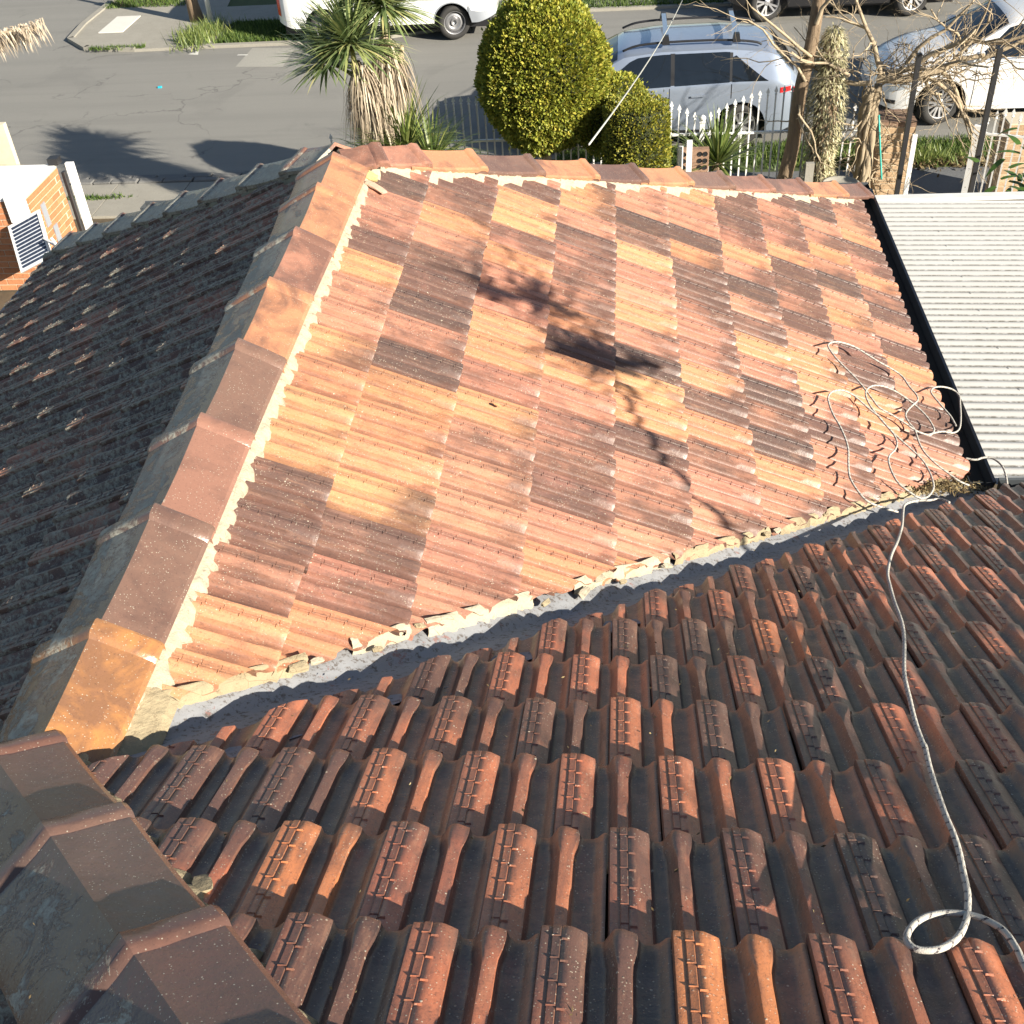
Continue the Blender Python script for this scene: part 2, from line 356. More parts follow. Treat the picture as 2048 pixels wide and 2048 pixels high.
def bark(name, a, b, sc=18):
    t = NT(name); P = t.geo(); mp = t.n("ShaderNodeMapping"); t.l(P, mp.inputs[0]); mp.inputs["Scale"].default_value = (1, 1, 0.2)
    f = t.noise(mp.outputs[0], sc, 6, 0.7)
    return t.fin(t.mix(f, a, b), 0.9, 0.15, 0.0, t.bump(f, 0.8, 0.03))
M_bark = bark("brown_bark", (0.09, 0.062, 0.042), (0.36, 0.27, 0.18), 26)
M_twig = bark("pale_twig", (0.26, 0.20, 0.13), (0.56, 0.46, 0.32))
M_vine = bark("old_vine", (0.12, 0.09, 0.06), (0.55, 0.45, 0.31), 9)
M_ivy = leaf_mat("pale_creeper", [(0.0, (0.20, 0.19, 0.09)), (0.5, (0.48, 0.44, 0.26)), (1.0, (0.72, 0.66, 0.45))], 0.7, 0.15)
def paint(name, col, metal=0.0, rough=0.35):
    t = NT(name); P = t.geo()
    m = t.fin(t.mix(t.noise(P, 1.5, 3), tuple(x*0.95 for x in col), col), rough, 0.5, metal)
    t.b.inputs["Coat Weight"].default_value = 1.0; t.b.inputs["Coat Roughness"].default_value = 0.04
    return m
M_silver = paint("silver_blue_paint", (0.38, 0.44, 0.54), 0.55, 0.30)
M_wpaint = paint("white_car_paint", (0.78, 0.78, 0.77))
M_dpaint = paint("black_car_paint", (0.012, 0.012, 0.014))
M_glass = simple("tinted_glass", (0.008, 0.011, 0.015), 0.04, spec=0.8, nscale=1, var=0.1)
M_tyre = simple("tyre_rubber", (0.022, 0.021, 0.020), 0.8, nscale=20, var=0.2)
M_blackp = simple("black_plastic", (0.018, 0.018, 0.02), 0.45, nscale=20, var=0.2)
M_alloy = simple("alloy_rim", (0.52, 0.52, 0.53), 0.3, 0.8, nscale=5, var=0.08)
M_alloy_d = simple("grey_alloy_rim", (0.33, 0.33, 0.34), 0.35, 0.7, nscale=5, var=0.08)
M_red = simple("red_lens", (0.55, 0.02, 0.02), 0.15, nscale=5, var=0.1)
M_lamp = simple("clear_lens", (0.55, 0.60, 0.64), 0.08, 0.3, nscale=9, var=0.3)
M_greyp = simple("grey_bumper_plastic", (0.28, 0.30, 0.33), 0.4, nscale=6, var=0.1)
M_chrome = simple("chrome_trim", (0.75, 0.76, 0.78), 0.15, 0.9, nscale=5, var=0.05)
M_gutter = simple("dark_gutter_paint", (0.055, 0.062, 0.068), 0.4, nscale=8, var=0.25)
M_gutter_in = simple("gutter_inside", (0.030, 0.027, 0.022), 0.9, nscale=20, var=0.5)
M_wall = simple("rendered_wall", (0.42, 0.36, 0.28), 0.9, nscale=5, var=0.1)
M_black_iron = simple("black_iron", (0.02, 0.02, 0.022), 0.5, nscale=20, var=0.3)
def colorbond():
    t = NT("corrugated_steel"); P = t.geo()
    c = t.mix(t.noise(P, 2.0, 5, 0.6), (0.38, 0.375, 0.36), (0.47, 0.465, 0.445))
    sx = t.n("ShaderNodeSeparateXYZ"); t.l(P, sx.inputs[0])
    # dirt gathers in the troughs of the sheet (same 76 mm pitch as the geometry)
    ph = t.math('MULTIPLY_ADD', t.math('COSINE', t.math('MULTIPLY', sx.outputs[1], 2*math.pi/0.0762)), 0.5, 0.5)
    d = t.math('MULTIPLY', t.ramp(ph, [(0.0, 1.0), (0.05, 1.0), (0.22, 0.0)]), t.ramp(t.noise(P, 30, 6, 0.8), [(0.40, 0.0), (0.56, 0.85)]))
    c = t.mix(d, c, (0.12, 0.105, 0.08))
    c = t.mix(t.ramp(t.noise(P, 70, 4, 0.8), [(0.30, 0.6), (0.37, 0.0)]), c, (0.20, 0.18, 0.15))
    return t.fin(c, 0.5, 0.4)
M_steel = colorbond()
def rope_mat():
    t = NT("flecked_rope"); a = t.n("ShaderNodeAttribute", attribute_name="tcol")
    sx = t.n("ShaderNodeSeparateColor"); t.l(a.outputs["Color"], sx.inputs[0])
    u, ang = sx.outputs[0], sx.outputs[1]
    st = t.math('FRACT', t.math('MULTIPLY_ADD', u, 32.0, t.math('MULTIPLY', ang, 1.0)))
    dash = t.math('MULTIPLY', t.ramp(st, [(0.0, 1.0), (0.16, 1.0), (0.20, 0.0)]), t.ramp(t.noise(t.geo(), 260, 2), [(0.42, 0.3), (0.55, 1.0)]))
    c = t.mix(dash, t.mix(t.noise(t.geo(), 60, 4), (0.40, 0.38, 0.33), (0.56, 0.53, 0.47)), (0.07, 0.06, 0.07))
    return t.fin(c, 0.85, 0.2, 0.0, t.bump(t.noise(t.geo(), 400, 3), 0.5, 0.003))
M_rope = rope_mat()

# ================================================================= THE ROOF
T = math.tan(math.radians(27.582)); CP = math.cos(math.radians(27.582)); SP = math.sin(math.radians(27.582))
G = 0.34; TW = 0.212; STEP = G * CP
BED = -0.040                                     # tile bed below the nominal plane
RX, BB = -0.045, 0.0235                          # ridge of the wing
def zA(x): return -T * x
def zC(y): return -T * y
def zB(x): return T * (x + 2*BB/T) - 0.0         # left slope, meets A at the ridge
EAVE_A = 3.056; EAVE_B = -2.66; LF = 3.60        # LF: where the far hip leaves the ridge
HIPR = (3.05, LF + 3.05); HIPL = (-2.66, 5.52)
camM = cam.matrix_world.inverted()
def proj(p):
    q = camM @ Vector(p)
    if q.z > -0.15: return None
    return (512 + 1124.48 * q.x / -q.z, 512 - 1124.48 * q.y / -q.z)

BASEPROF = [(0.0,8),(0.5,20),(3,24),(17,24.3),(18.7,23.4),(20.3,23.4),(22,25.6),(34,25.6),(35.7,23.7),(37.6,23.7),(39.3,25),(49,24.2),(53,23.2),
            (74,15.5),(78,4.5),(84,0.3),(103,0),(109,2.0),(123,19.0),(126,21.8),(130,21.5),(147,15.5),(151,4.0),(157,0.4),(184,0.4),(192,3),(203,12),(208,13.2),(211.3,12.5),(211.3,2)]
NOSEPROF = [(0.0,8),(0.5,20),(3,24),(17,24.3),(18.7,23.4),(20.3,23.4),(22,25.6),(34,25.6),(35.7,23.7),(37.6,23.7),(39.3,25),(49,24.2),(55,23.0),
            (76,15.0),(81,4.5),(87,1.2),(98,1.0),(104,4),(116,18.5),(122,22.5),(134,23),(156,16.5),(161,6),(168,1.5),(184,2.0),(192,4),(203,12),(208,13.2),(211.3,12.5),(211.3,2)]
LIFT = 0.032
def tile_bm(bars=True):
    bm = bmesh.new()
    st = [(0.0, 1.0, -2.2), (-0.006, 1.0, -0.3), (-0.022, 1.0, 0.0), (-0.045, 0.72, 0.0), (-0.070, 0.12, 0.0), (-0.095, 0.0, 0.0), (-0.40, 0.0, 0.0)]
    rows = []
    for y, f, dz in st:
        r = []
        for (u0, z0), (u1, z1) in zip(BASEPROF, NOSEPROF):
            u = (u0*(1-f) + u1*f) * 0.001; z = ((z0*(1-f) + z1*f)*1.22 + dz) * 0.001 + LIFT * (1 + y / G)
            r.append(bm.verts.new((u, y, z)))
        rows.append(r)
    for a, b in zip(rows[:-1], rows[1:]):
        for i in range(len(a) - 1):
            bm.faces.new((a[i], a[i+1], b[i+1], b[i]))
    # thickness of the nose, sloping under
    low = [bm.verts.new((v.co.x, v.co.y - 0.003, v.co.z - 0.013 if 0 < i < len(rows[0]) - 1 else v.co.z)) for i, v in enumerate(rows[0])]
    for i in range(len(low) - 1): bm.faces.new((rows[0][i+1], rows[0][i], low[i], low[i+1]))
    bmesh.ops.recalc_face_normals(bm, faces=bm.faces)
    if sum(f.normal.z for f in bm.faces) < 0: bmesh.ops.reverse_faces(bm, faces=bm.faces)
    if bars:
        for (ua, ub, off) in ((0.0200, 0.0362, 0.0), (0.0362, 0.0500, 0.007)):
            for k in range(6):
                y = -0.030 - off - 0.052 * k
                z = 0.0300 + LIFT * (1 + y / G); h = 0.0030; e = 0.0040
                vs = [bm.verts.new(p) for p in ((ua, y-e, z-0.005), (ub, y-e, z-0.005), (ub, y+e, z-0.005), (ua, y+e, z-0.005), (ua+0.001, y, z+h), (ub-0.001, y, z+h))]
                for q in ((0,1,5,4), (2,3,4,5), (3,0,4), (1,2,5)): bm.faces.new([vs[i] for i in q])
    bm.normal_update()
    for f in bm.faces: f.smooth = True
    for e in bm.edges:
        e.smooth = not (len(e.link_faces) == 2 and e.calc_face_angle(0) > 0.85)
    return bm
def bake(bm, name, mat):
    me = bpy.data.meshes.new(name); bm.to_mesh(me); me.materials.append(mat); return me
_full = tile_bm()

# body colours of the fired clay
CL = {'O': (0.55, 0.25, 0.125), 'P': (0.48, 0.22, 0.140), 'M': (0.42, 0.19, 0.125), 'D': (0.29, 0.145, 0.105), 'K': (0.17, 0.110, 0.090), 'Y': (0.60, 0.30, 0.145)}
BURN = {'O': 0.05, 'P': 0.14, 'M': 0.40, 'D': 0.74, 'K': 1.0, 'Y': 0.0}
def jitter(c, rnd, a=0.12):
    k = 1 + rnd.uniform(-a, a); return (c[0]*k, c[1]*k*(1+rnd.uniform(-.05,.05)), c[2]*k, 1)

class Slope:
    def __init__(s, kind): s.kind = kind
    def frame(s, k, m):
        if s.kind == 'A':
            x = (0.049 + G*k) * CP; y = 3.892 - (m - 0.5*k) * TW
            d = Vector((CP, 0, -SP)); u = Vector((0, -1, 0)); o = Vector((x, y, zA(x)))
        elif s.kind == 'C':
            y = -0.300 + STEP * k; x = 0.821 + (m - 0.5*(k % 2)) * TW
            d = Vector((0, CP, -SP)); u = Vector((1, 0, 0)); o = Vector((x, y, zC(y)))
        else:
            x = RX + 0.089 - STEP * k; y = 0.05 + (m - 0.5*(k % 2)) * TW
            d = Vector((-CP, 0, -SP)); u = Vector((0, 1, 0)); o = Vector((x, y, zB(x)))
        n = u.cross(d)
        o = o + n * BED
        return Matrix(((u.x, d.x, n.x, o.x), (u.y, d.y, n.y, o.y), (u.z, d.z, n.z, o.z), (0, 0, 0, 1)))
    def cuts(s, c):
        """half planes (point, outward normal) in world space that this tile is cut by"""
        if s.kind == 'A':
            return [((RX+0.06,0,0), (-1,0,0)), ((0,LF-0.10,0), (-1,1,0)), ((0,0.085,0), (1,-1,0))]
        if s.kind == 'C':
            return [((0.175,0,0), (-1,1,0)), ((-0.10,0,0), (-1,-1,0))]
        hl = Vector((HIPL[0]-RX, HIPL[1]-LF, 0)); nh = Vector((-hl.y, hl.x, 0)); nh = nh if nh.y > 0 else -nh
        r = [((RX, LF-0.07, 0), tuple(nh))]
        r.append(((RX-0.05,0,0), (1,0,0)) if c.y > 0.0 else ((-0.17,0,0), (1,1,0)))
        return r
house = thing('house', 'orange and brown terracotta tiled hip roof house filling the foreground', 'house', (0, 0, -5))
HM = Matrix.Translation((0, 0, 5))
# roof deck: everything the tiles lie on, a real board surface under them
dk = MB(); e = -0.085
J = (RX, -0.10, 0.0)
apex = Vector((RX, LF, zB(RX)+e)); cr = Vector((EAVE_A-0.03, HIPR[1]-0.08, zA(EAVE_A)+e)); clf = Vector((EAVE_B+0.03, HIPL[1]-0.03, zB(EAVE_B)+e))
vly = Vector((3.0, 3.0, zA(3.0)+e)); j = Vector((RX, RX, zB(RX)+e)); hipU = Vector((2.1, -2.2, zC(-2.2)+e)); ceav = Vector((6.0, 2.98, zC(2.98)+e)); cup = Vector((6.0, -2.2, zC(-2.2)+e))
bl = Vector((EAVE_B+0.03, -2.2, zB(EAVE_B)+e)); gl = Vector((EAVE_B+0.03, -6, zB(EAVE_B)+e)); gr = Vector((6, -6, zB(EAVE_B)+e))
dk.add([apex, cr, clf, vly, j, hipU, ceav, cup, bl], [(0,4,3,1), (0,1,2), (0,2,8,4), (4,8,5), (4,5,7,6,3)])
dk.add([hipU, cup, gl, gr, bl, Vector((6, 2.98, gl.z))], [(0,4,2), (0,2,3,1)])
M_deck = simple("roof_deck", (0.06, 0.045, 0.035), 0.95)
for p in dk.v: p.z += 5
roof = dk.build('roof', M_deck, house)

def cut_tile(Mw, cuts):
    """returns a cut copy of the tile or None when nothing is left; second value: whether it was cut"""
    inv = Mw.inverted(); bm = None; cutany = False
    corners = [Mw @ Vector(p) for p in ((0,0,0),(TW,0,0),(TW,-0.40,0),(0,-0.40,0))]
    for p, n in cuts:
        n = Vector(n).normalized(); p = Vector(p)
        d = [(c - p).dot(n) for c in corners]
        if min(d) > -0.004: return None, True
        if max(d) > 0.0:
            if bm is None: bm = _full.copy()
            lp = inv @ p; ln = (inv.to_3x3() @ n)
            bmesh.ops.bisect_plane(bm, geom=bm.verts[:] + bm.edges[:] + bm.faces[:], dist=1e-5, plane_co=lp, plane_no=ln, clear_outer=True)
            cutany = True
    if bm is not None and len(bm.faces) < 8: bm.free(); return None, True
    return bm, cutany

TILES = {}   # colour codes read along each course; key (slope, course) -> (first m, string)
TILECODES = {
    ('A',1): (1,'PKMMDOPPOOYYDDMOO'), ('A',2): (0,'PDMOPDDKMKOOOYDMO'), ('A',3): (-1,'PDOYMOPPOOMYMPPMP'), ('A',4): (-2,'DOOPDMMMODOPMMDPO'),
    ('A',5): (-2,'PPKDYPPOPKYODMMP'), ('A',6): (-3,'OPPKODDMPMODOMPP'), ('A',7): (-4,'DDDMOPKPDOPKMKOP'), ('A',8): (-5,'DPMMODDMDPOOPDPP'),
    ('A',9): (-6,'DKPMOMKPOPDDOOPPP'), ('A',10): (-7,'DMPODMOMDPDOPDDPP'),
    ('C',-1): (-3,'MDMDMDYMP'), ('C',0): (-3,'DMYMPMMKKM'), ('C',1): (-3,'DDDPMMMPPD'), ('C',-2): (-2,'MDDMDPMM'),
}
def code(slope, k, m, rnd):
    c = TILECODES.get((slope, k))
    if c and 0 <= m - c[0] < len(c[1]): return c[1][m - c[0]]
    r = rnd.random()
    if slope == 'A': return 'O' if r < .38 else 'P' if r < .62 else 'M' if r < .82 else 'D'
    if slope == 'B': return 'M' if r < .35 else 'D' if r < .85 else 'K'
    far = k > 4
    if far: return 'M' if r < .55 else 'P' if r < .70 else 'D' if r < .85 else 'K'
    return 'O' if r < .06 else 'P' if r < .2 else 'M' if r < .45 else 'D' if r < .85 else 'K'
def on_screen(p, mg):
    q = proj(p)
    return q is not None and -mg < q[0] < 1024 + mg and -mg < q[1] < 1024 + mg
for kind, mats, rng in (('A', (M_tileA, M_tileA_j), (range(1, 11), range(-14, 25))),
                        ('C', (M_tileC, M_tileC_j), (range(-6, 12), range(-6, 20))),
                        ('B', (M_tileB, M_tileB_j), (range(-5, 10), range(-12, 30)))):
    S_ = Slope(kind); full_me = bake(_full.copy(), 'roof_tile', mats[0]); cand = []
    for k in rng[0]:
        for m in rng[1]:
            rnd = random.Random(hash((ord(kind), k, m)) & 0xffffff)
            Mw = S_.frame(k, m); c = Mw @ Vector((TW/2, -0.17, 0.02))
            mg = 260 if kind != 'B' else 200
            if not (on_screen(c, mg) or on_screen(Mw @ Vector((0,0,0)), mg)): continue
            if (c - cam.location).length < 0.5: continue
            if kind == 'B' and c.x > 1.6: continue
            J_ = Matrix.Translation((rnd.uniform(-.0018,.0018), rnd.uniform(-.006,.006), rnd.uniform(0,.004))) @ Matrix.Rotation(rnd.uniform(-.009,.009), 4, 'Z') @ Matrix.Rotation(rnd.uniform(-.006,.006), 4, 'Y') @ Matrix.Rotation(rnd.uniform(-.004,.003), 4, 'X')
            Mw = Mw @ J_
            bm, was = cut_tile(Mw, S_.cuts(c))
            if was and bm is None: continue
            n = Mw.col[2].to_3d(); v = (cam.location - c); dist = v.length
            vis = on_screen(c, 15)
            size = abs(n.dot(v.normalized())) / dist**2 * (1.0 if vis else 0.02)
            cc = code(kind, k, m, rnd); col = jitter(CL[cc], rnd)
            if kind == 'C': col = (col[0]*1.02, col[1]*0.72, col[2]*0.56, 1)
            col = (col[0], col[1], col[2], min(1.0, max(0.0, BURN[cc] + rnd.uniform(-.08, .10))))
            cand.append((size, Mw, bm, col, rnd.random()))
    cand.sort(key=lambda q: -q[0])
    lim = {'A': 126, 'C': 136, 'B': 38}[kind]
    rest = MB(); rest_bm = bmesh.new(); lay = None
    for i, (sz, Mw, bm, col, r) in enumerate(cand):
        if i < lim:
            me = bake(bm, 'roof_tile', mats[0]) if bm is not None else full_me
            o = obj('roof_tile', me, None, roof); o.matrix_parent_inverse = Matrix.Identity(4)
            o.matrix_basis = HM @ Mw; o.color = col
        else:
            b2 = bm if bm is not None else _full
            base = len(rest.v)
            b2.verts.index_update()
            rest.v += [HM @ Mw @ v.co for v in b2.verts]; rest.f += [tuple(base + v.index for v in f.verts) for f in b2.faces]
            rest.c += [col] * len(b2.verts); rest.t += [(v.co.x, v.co.y, v.co.z*0.0 + r) for v in b2.verts]
        if bm is not None: bm.free()
    if rest.v:
        o = rest.build('roof_tiles', mats[1], roof, smooth=True); o["kind"] = "stuff"
        me = o.data
        bmx = bmesh.new(); bmx.from_mesh(me)
        for e_ in bmx.edges: e_.smooth = not (len(e_.link_faces) == 2 and e_.calc_face_angle(0) > 0.55)
        bmx.to_mesh(me); bmx.free()

# ---- ridge and hip caps
def cap_mesh(sa, sb, ax, L=0.50, legA=0.150, legB=0.165, taper=0.010, sag=0.006):
    """angular cap: sa, sb unit vectors down the two slopes (perpendicular to the axis ax, which points to the collar end)"""
    up = -(sa + sb).normalized(); rows = []
    na = sa.cross(ax).normalized(); na = na if na.dot(up) > 0 else -na
    nb = sb.cross(ax).normalized(); nb = nb if nb.dot(up) > 0 else -nb
    #      x along axis, outward offset
    st = [(0.0, 0.000), (-0.004, 0.008), (-0.014, 0.0125), (-0.048, 0.0125), (-0.058, 0.009), (-0.068, 0.001), (-0.10, -0.001)]
    for q in (0.25, 0.5, 0.75, 1.0):
        x = -0.10 - (L - 0.10) * q; st.append((x, -0.001 - sag * math.sin(math.pi*q) - taper * q))
    def ring(x, off):
        P = []
        for leg, sv, nv, sgn in ((legA, sa, na, 1), (legB, sb, nb, -1)):
            Q = []
            for f, hh in ((1.0, -0.004), (0.92, 0.002), (0.55, 0.003), (0.12, 0.002)):
                Q.append(ax * x + sv * (leg * f) + nv * (0.048 + hh + off - 0.004 * f))
            P.append(Q)
        top = ax * x + up * (0.057 + off * 1.1)
        return P[0] + [top] + P[1][::-1]
    V = []; F = []
    for x, off in st:
        r = ring(x, off); V += r
    n = 9
    for i in range(len(st) - 1):
        for k in range(n - 1): F.append((i*n+k, i*n+k+1, (i+1)*n+k+1, (i+1)*n+k))
    # thickness: end wall at the collar, rims along the legs
    b = len(V); r0 = ring(0.0, 0.0)
    V += [p - up * 0.017 + ax * (-0.002) for p in r0]
    for k in range(n - 1): F.append((k+1, k, b+k, b+k+1))
    for side in (0, n - 1):
        b2 = len(V)
        for i, (x, off) in enumerate(st):
            nv = na if side == 0 else nb
            V.append(V[i*n+side] - nv * 0.018)
        for i in range(len(st) - 1):
            q = (i*n+side, (i+1)*n+side, b2+i+1, b2+i)
            F.append(q if side == 0 else q[::-1])
    b3 = len(V); i = len(st) - 1
    V += [V[i*n+k] - up * 0.018 for k in range(n)]
    for k in range(n - 1): F.append((i*n+k, i*n+k+1, b3+k+1, b3+k))
    return V, F
def place_cap(pos, ax, sa, sb, col, lich, **kw):
    """local frame: x along the axis, y towards slope sb side, z up - so the lichen side is local +y"""
    ax = ax.normalized(); up = -(sa + sb).normalized(); up = (up - ax * up.dot(ax)).normalized()
    yv = up.cross(ax).normalized()
    if yv.dot(sb) < 0: yv = -yv; hand = -1
    R = Matrix((ax, yv, up)).transposed()
    Ri = R.inverted()
    V, F = cap_mesh(Ri @ sa, Ri @ sb, Ri @ ax, **kw)
    me = mesh_from('ridge_cap', V, F, M_cap)
    bm = bmesh.new(); bm.from_mesh(me); bmesh.ops.recalc_face_normals(bm, faces=bm.faces)
    for f in bm.faces: f.smooth = True
    for e_ in bm.edges: e_.smooth = not (len(e_.link_faces) == 2 and e_.calc_face_angle(0) > 0.42)
    bm.to_mesh(me); bm.free()
    o = obj('ridge_cap', me, None, roof)
    r = random.Random(int(pos.x*1000) + int(pos.y*777))
    Mx = R.to_4x4(); Mx.translation = pos + up * r.uniform(-0.002, 0.003)
    o.matrix_basis = HM @ Mx @ Matrix.Rotation(r.uniform(-.012, .012), 4, 'Z') @ Matrix.Rotation(r.uniform(-.01, .01), 4, 'X')
    o.color = (col[0], col[1], col[2], lich)
    return o
dA = Vector((CP, 0, -SP)); dB = Vector((-CP, 0, -SP)); dC = Vector((0, CP, -SP)); dF = Vector((0, CP, -SP))
def perp(axis, n_plane, toward):
    s = axis.cross(n_plane).normalized(); return s if s.dot(toward) > 0 else -s
nA = Vector((SP, 0, CP)); nB = Vector((-SP, 0, CP)); nC = Vector((0, SP, CP)); nF = Vector((0, SP, CP))
# ridge of the wing: collars on the far ends
AX = Vector((0, 1, 0))
rc = [(0.365,'Y',.85),(0.83,'D',1.0),(1.29,'M',.9),(1.745,'D',1.0),(2.20,'O',.9),(2.64,'P',1.1),(3.08,'O',.6),(3.43,'O',.3)]
CC = {'Y': (0.56,0.25,0.070), 'O': (0.52,0.24,0.12), 'P': (0.40,0.19,0.125), 'M': (0.27,0.140,0.10), 'D': (0.165,0.105,0.080), 'K': (0.10,0.075,0.065), 'G': (0.19,0.16,0.13), 'R': (0.120,0.062,0.048)}
for y, c, li in rc:
    place_cap(Vector((RX, y, zB(RX) - 0.014)), AX, dA, dB, CC[c], li, legA=0.148, legB=0.19)
# far right hip: collars on the low ends
hx = Vector((1, 1, -T)).normalized(); sa = perp(hx, nA, Vector((0,-1,0))); sb = perp(hx, nF, Vector((0,1,0)))
cols = 'PODODODMMOMM'
xs = [0.255, 0.50, 0.78, 1.07, 1.355, 1.64, 1.925, 2.225, 2.53, 2.84, 3.07]
for i, x in enumerate(xs):
    place_cap(Vector((x, LF + x, zA(x) - 0.004)), hx, sa, sb, CC[cols[i]], 0.12, legA=0.135, legB=0.15, L=0.30 if i == 0 else 0.50)
# left hip: collars low, grey with lichen
hz = Vector((HIPL[0]-RX, HIPL[1]-LF, zB(HIPL[0]) - zB(RX))); Lh = hz.length; hz.normalize()
nFl = Vector((0.2, 0.8, 1.2)).normalized()
sb2 = perp(hz, nB, Vector((0,-1,0))); sa2 = perp(hz, nFl, Vector((0,1,0)))
q = 0.35
while q < Lh + 0.05:
    p = Vector((RX, LF, zB(RX))) + hz * q
    place_cap(p - Vector((0,0,0.01)), hz, sa2, sb2, CC['P' if int(q*10) % 3 == 0 else 'G'], 1.3, legA=0.15, legB=0.16, L=0.30 if q < .4 else 0.50); q += 0.425
# apex starter where the three lines meet
hs = Vector((0.9, 0.45, -0.16)).normalized()
place_cap(Vector((0.13, LF + 0.03, zB(RX) - 0.060)), hs, perp(hs, nA, Vector((0,-1,0))), perp(hs, nF, Vector((0,1,0))), CC['P'], 0.25, L=0.21, legA=0.14, legB=0.15)
# near hip rising to the main ridge, collars on the low ends
hc = Vector((-1, 1, -T)).normalized(); sC = perp(hc, nC, Vector((0,1,0))); sD = perp(hc, nB, Vector((-1,0,0)))
for i, s in enumerate([-0.03, 0.283, 0.596, 0.909, 1.222, 1.535, 1.848, 2.1]):
    x = s - 0.100; y = -s - 0.100
    place_cap(Vector((x, y, zC(y) - 0.005)), hc, sC, sD, CC['RDRRDRDR'[i]], 0.7 if i < 4 else 0.3, legA=0.138, legB=0.185)
# main ridge behind the camera
for i in range(9):
    place_cap(Vector((2.15 + 0.45*i, -2.17, zC(-2.17))), Vector((-1,0,0)), dC, Vector((0,-CP,-SP)), CC['M'], 0.2)

# ---- mortar bedding under the caps and along the valley
def ribbon(name, pts, mat, width, seed, thick=0.02, jag=0.012, parent=None, teeth=0.0):
    """pts: list of (start point, direction across the slope, plane normal, h at cap edge, h at foot)"""
    r = random.Random(seed); V = []; F = []; rows = 8
    for i, (p, dv, n, h0, h1) in enumerate(pts):
        wv = width * (1 + jag*12*noise.noise(Vector((i*0.31, seed, 0))) + teeth * (noise.noise(Vector((i*0.9, seed+9, 0)))))
        for k in range(rows):
            f = k / (rows - 1)
            hh = h0 + (h1-h0)*f**2.6 + 0.006*noise.noise(Vector((i*0.35, f*5, seed))) + 0.004*noise.noise(Vector((i*1.1, f*13, seed)))
            if k == rows - 1: hh -= thick
            V.append(HM @ (p + dv * (wv * min(f, 0.999)) + n * hh + Vector((0,0,0))))
    for i in range(len(pts) - 1):
        for k in range(rows - 1): F.append((i*rows+k, i*rows+k+1, (i+1)*rows+k+1, (i+1)*rows+k))
    o = obj(name, mesh_from(name, V, F, mat, True), None, parent or roof)
    bm = bmesh.new(); bm.from_mesh(o.data); bmesh.ops.recalc_face_normals(bm, faces=bm.faces)
    if sum((f.normal.z for f in bm.faces)) < 0: bmesh.ops.reverse_faces(bm, faces=bm.faces)
    bm.to_mesh(o.data); bm.free()
    return o
# ridge, right side
ribbon('mortar_bedding', [(Vector((0.078, y, zA(0.078))), dA, nA, 0.010, -0.020) for y in [0.10 + 0.014*i for i in range(244)]], M_mortar, 0.062, 3, teeth=0.5)
ribbon('mortar_bedding', [(Vector((-0.19, y, zB(-0.19))), dB, nB, 0.006, -0.020) for y in [-0.05 + 0.02*i for i in range(180)]], M_mortar_l, 0.045, 4, teeth=0.3)
# far right hip
ribbon('mortar_bedding', [(Vector((x, LF - 0.13 + x, zA(x))), sa, nA, 0.022, -0.014) for x in [0.07 + 0.012*i for i in range(247)]], M_mortar, 0.078, 5, teeth=0.6)
# left hip
ribbon('mortar_bedding', [(Vector((RX,LF,zB(RX))) + hz*qq + sb2*0.12, sb2, nB, 0.02, -0.02) for qq in [0.06 + 0.02*i for i in range(int(Lh/0.02))]], M_mortar_l, 0.055, 6, teeth=0.5)
# near hip, both sides
ribbon('mortar_bedding', [(Vector((s-0.100, -s-0.100, zC(-s-0.100))) + sC*0.108, sC, nC, 0.016, -0.022) for s in [-0.03 + 0.015*i for i in range(140)]], M_mortar_d, 0.062, 8, teeth=0.7)
ribbon('mortar_bedding', [(Vector((s-0.100, -s-0.100, zC(-s-0.100))) + sD*0.15, sD, nB, 0.024, -0.02) for s in [0.02 + 0.02*i for i in range(105)]], M_mortar_l, 0.05, 9, teeth=0.5)
# valley tray
va = MB(); nv = 90
vax = Vector((1, 1, -T)); pa = perp(vax.normalized(), nA, Vector((0,1,0))); pc = perp(vax.normalized(), nC, Vector((1,0,0)))
r = random.Random(4)
rowsV = []
for i in range(nv):
    x = -0.02 + 3.08 * i / (nv - 1); c0 = Vector((x, x, zA(x) - 0.036))
    row = [c0 + pa*0.13 - nA*0.018, c0 + pa*0.08 - nA*0.006, c0 + pa*0.03, c0 - Vector((0,0,.003)), c0 + pc*0.06, c0 + pc*0.15 + nC*0.003, c0 + pc*0.27 + nC*0.010]
    rowsV.append([p + Vector((0,0,0.004*noise.noise(p*6))) for p in row])
V = [HM @ p for rw in rowsV for p in rw]; F = [(i*7+k, i*7+k+1, (i+1)*7+k+1, (i+1)*7+k) for i in range(nv-1) for k in range(6)]
me = mesh_from('valley_flashing', V, F, M_lead, True)
bm = bmesh.new(); bm.from_mesh(me); bmesh.ops.recalc_face_normals(bm, faces=bm.faces)
if sum(f.normal.z for f in bm.faces) < 0: bmesh.ops.reverse_faces(bm, faces=bm.faces)
bm.to_mesh(me); bm.free(); obj('valley_flashing', me, None, roof)
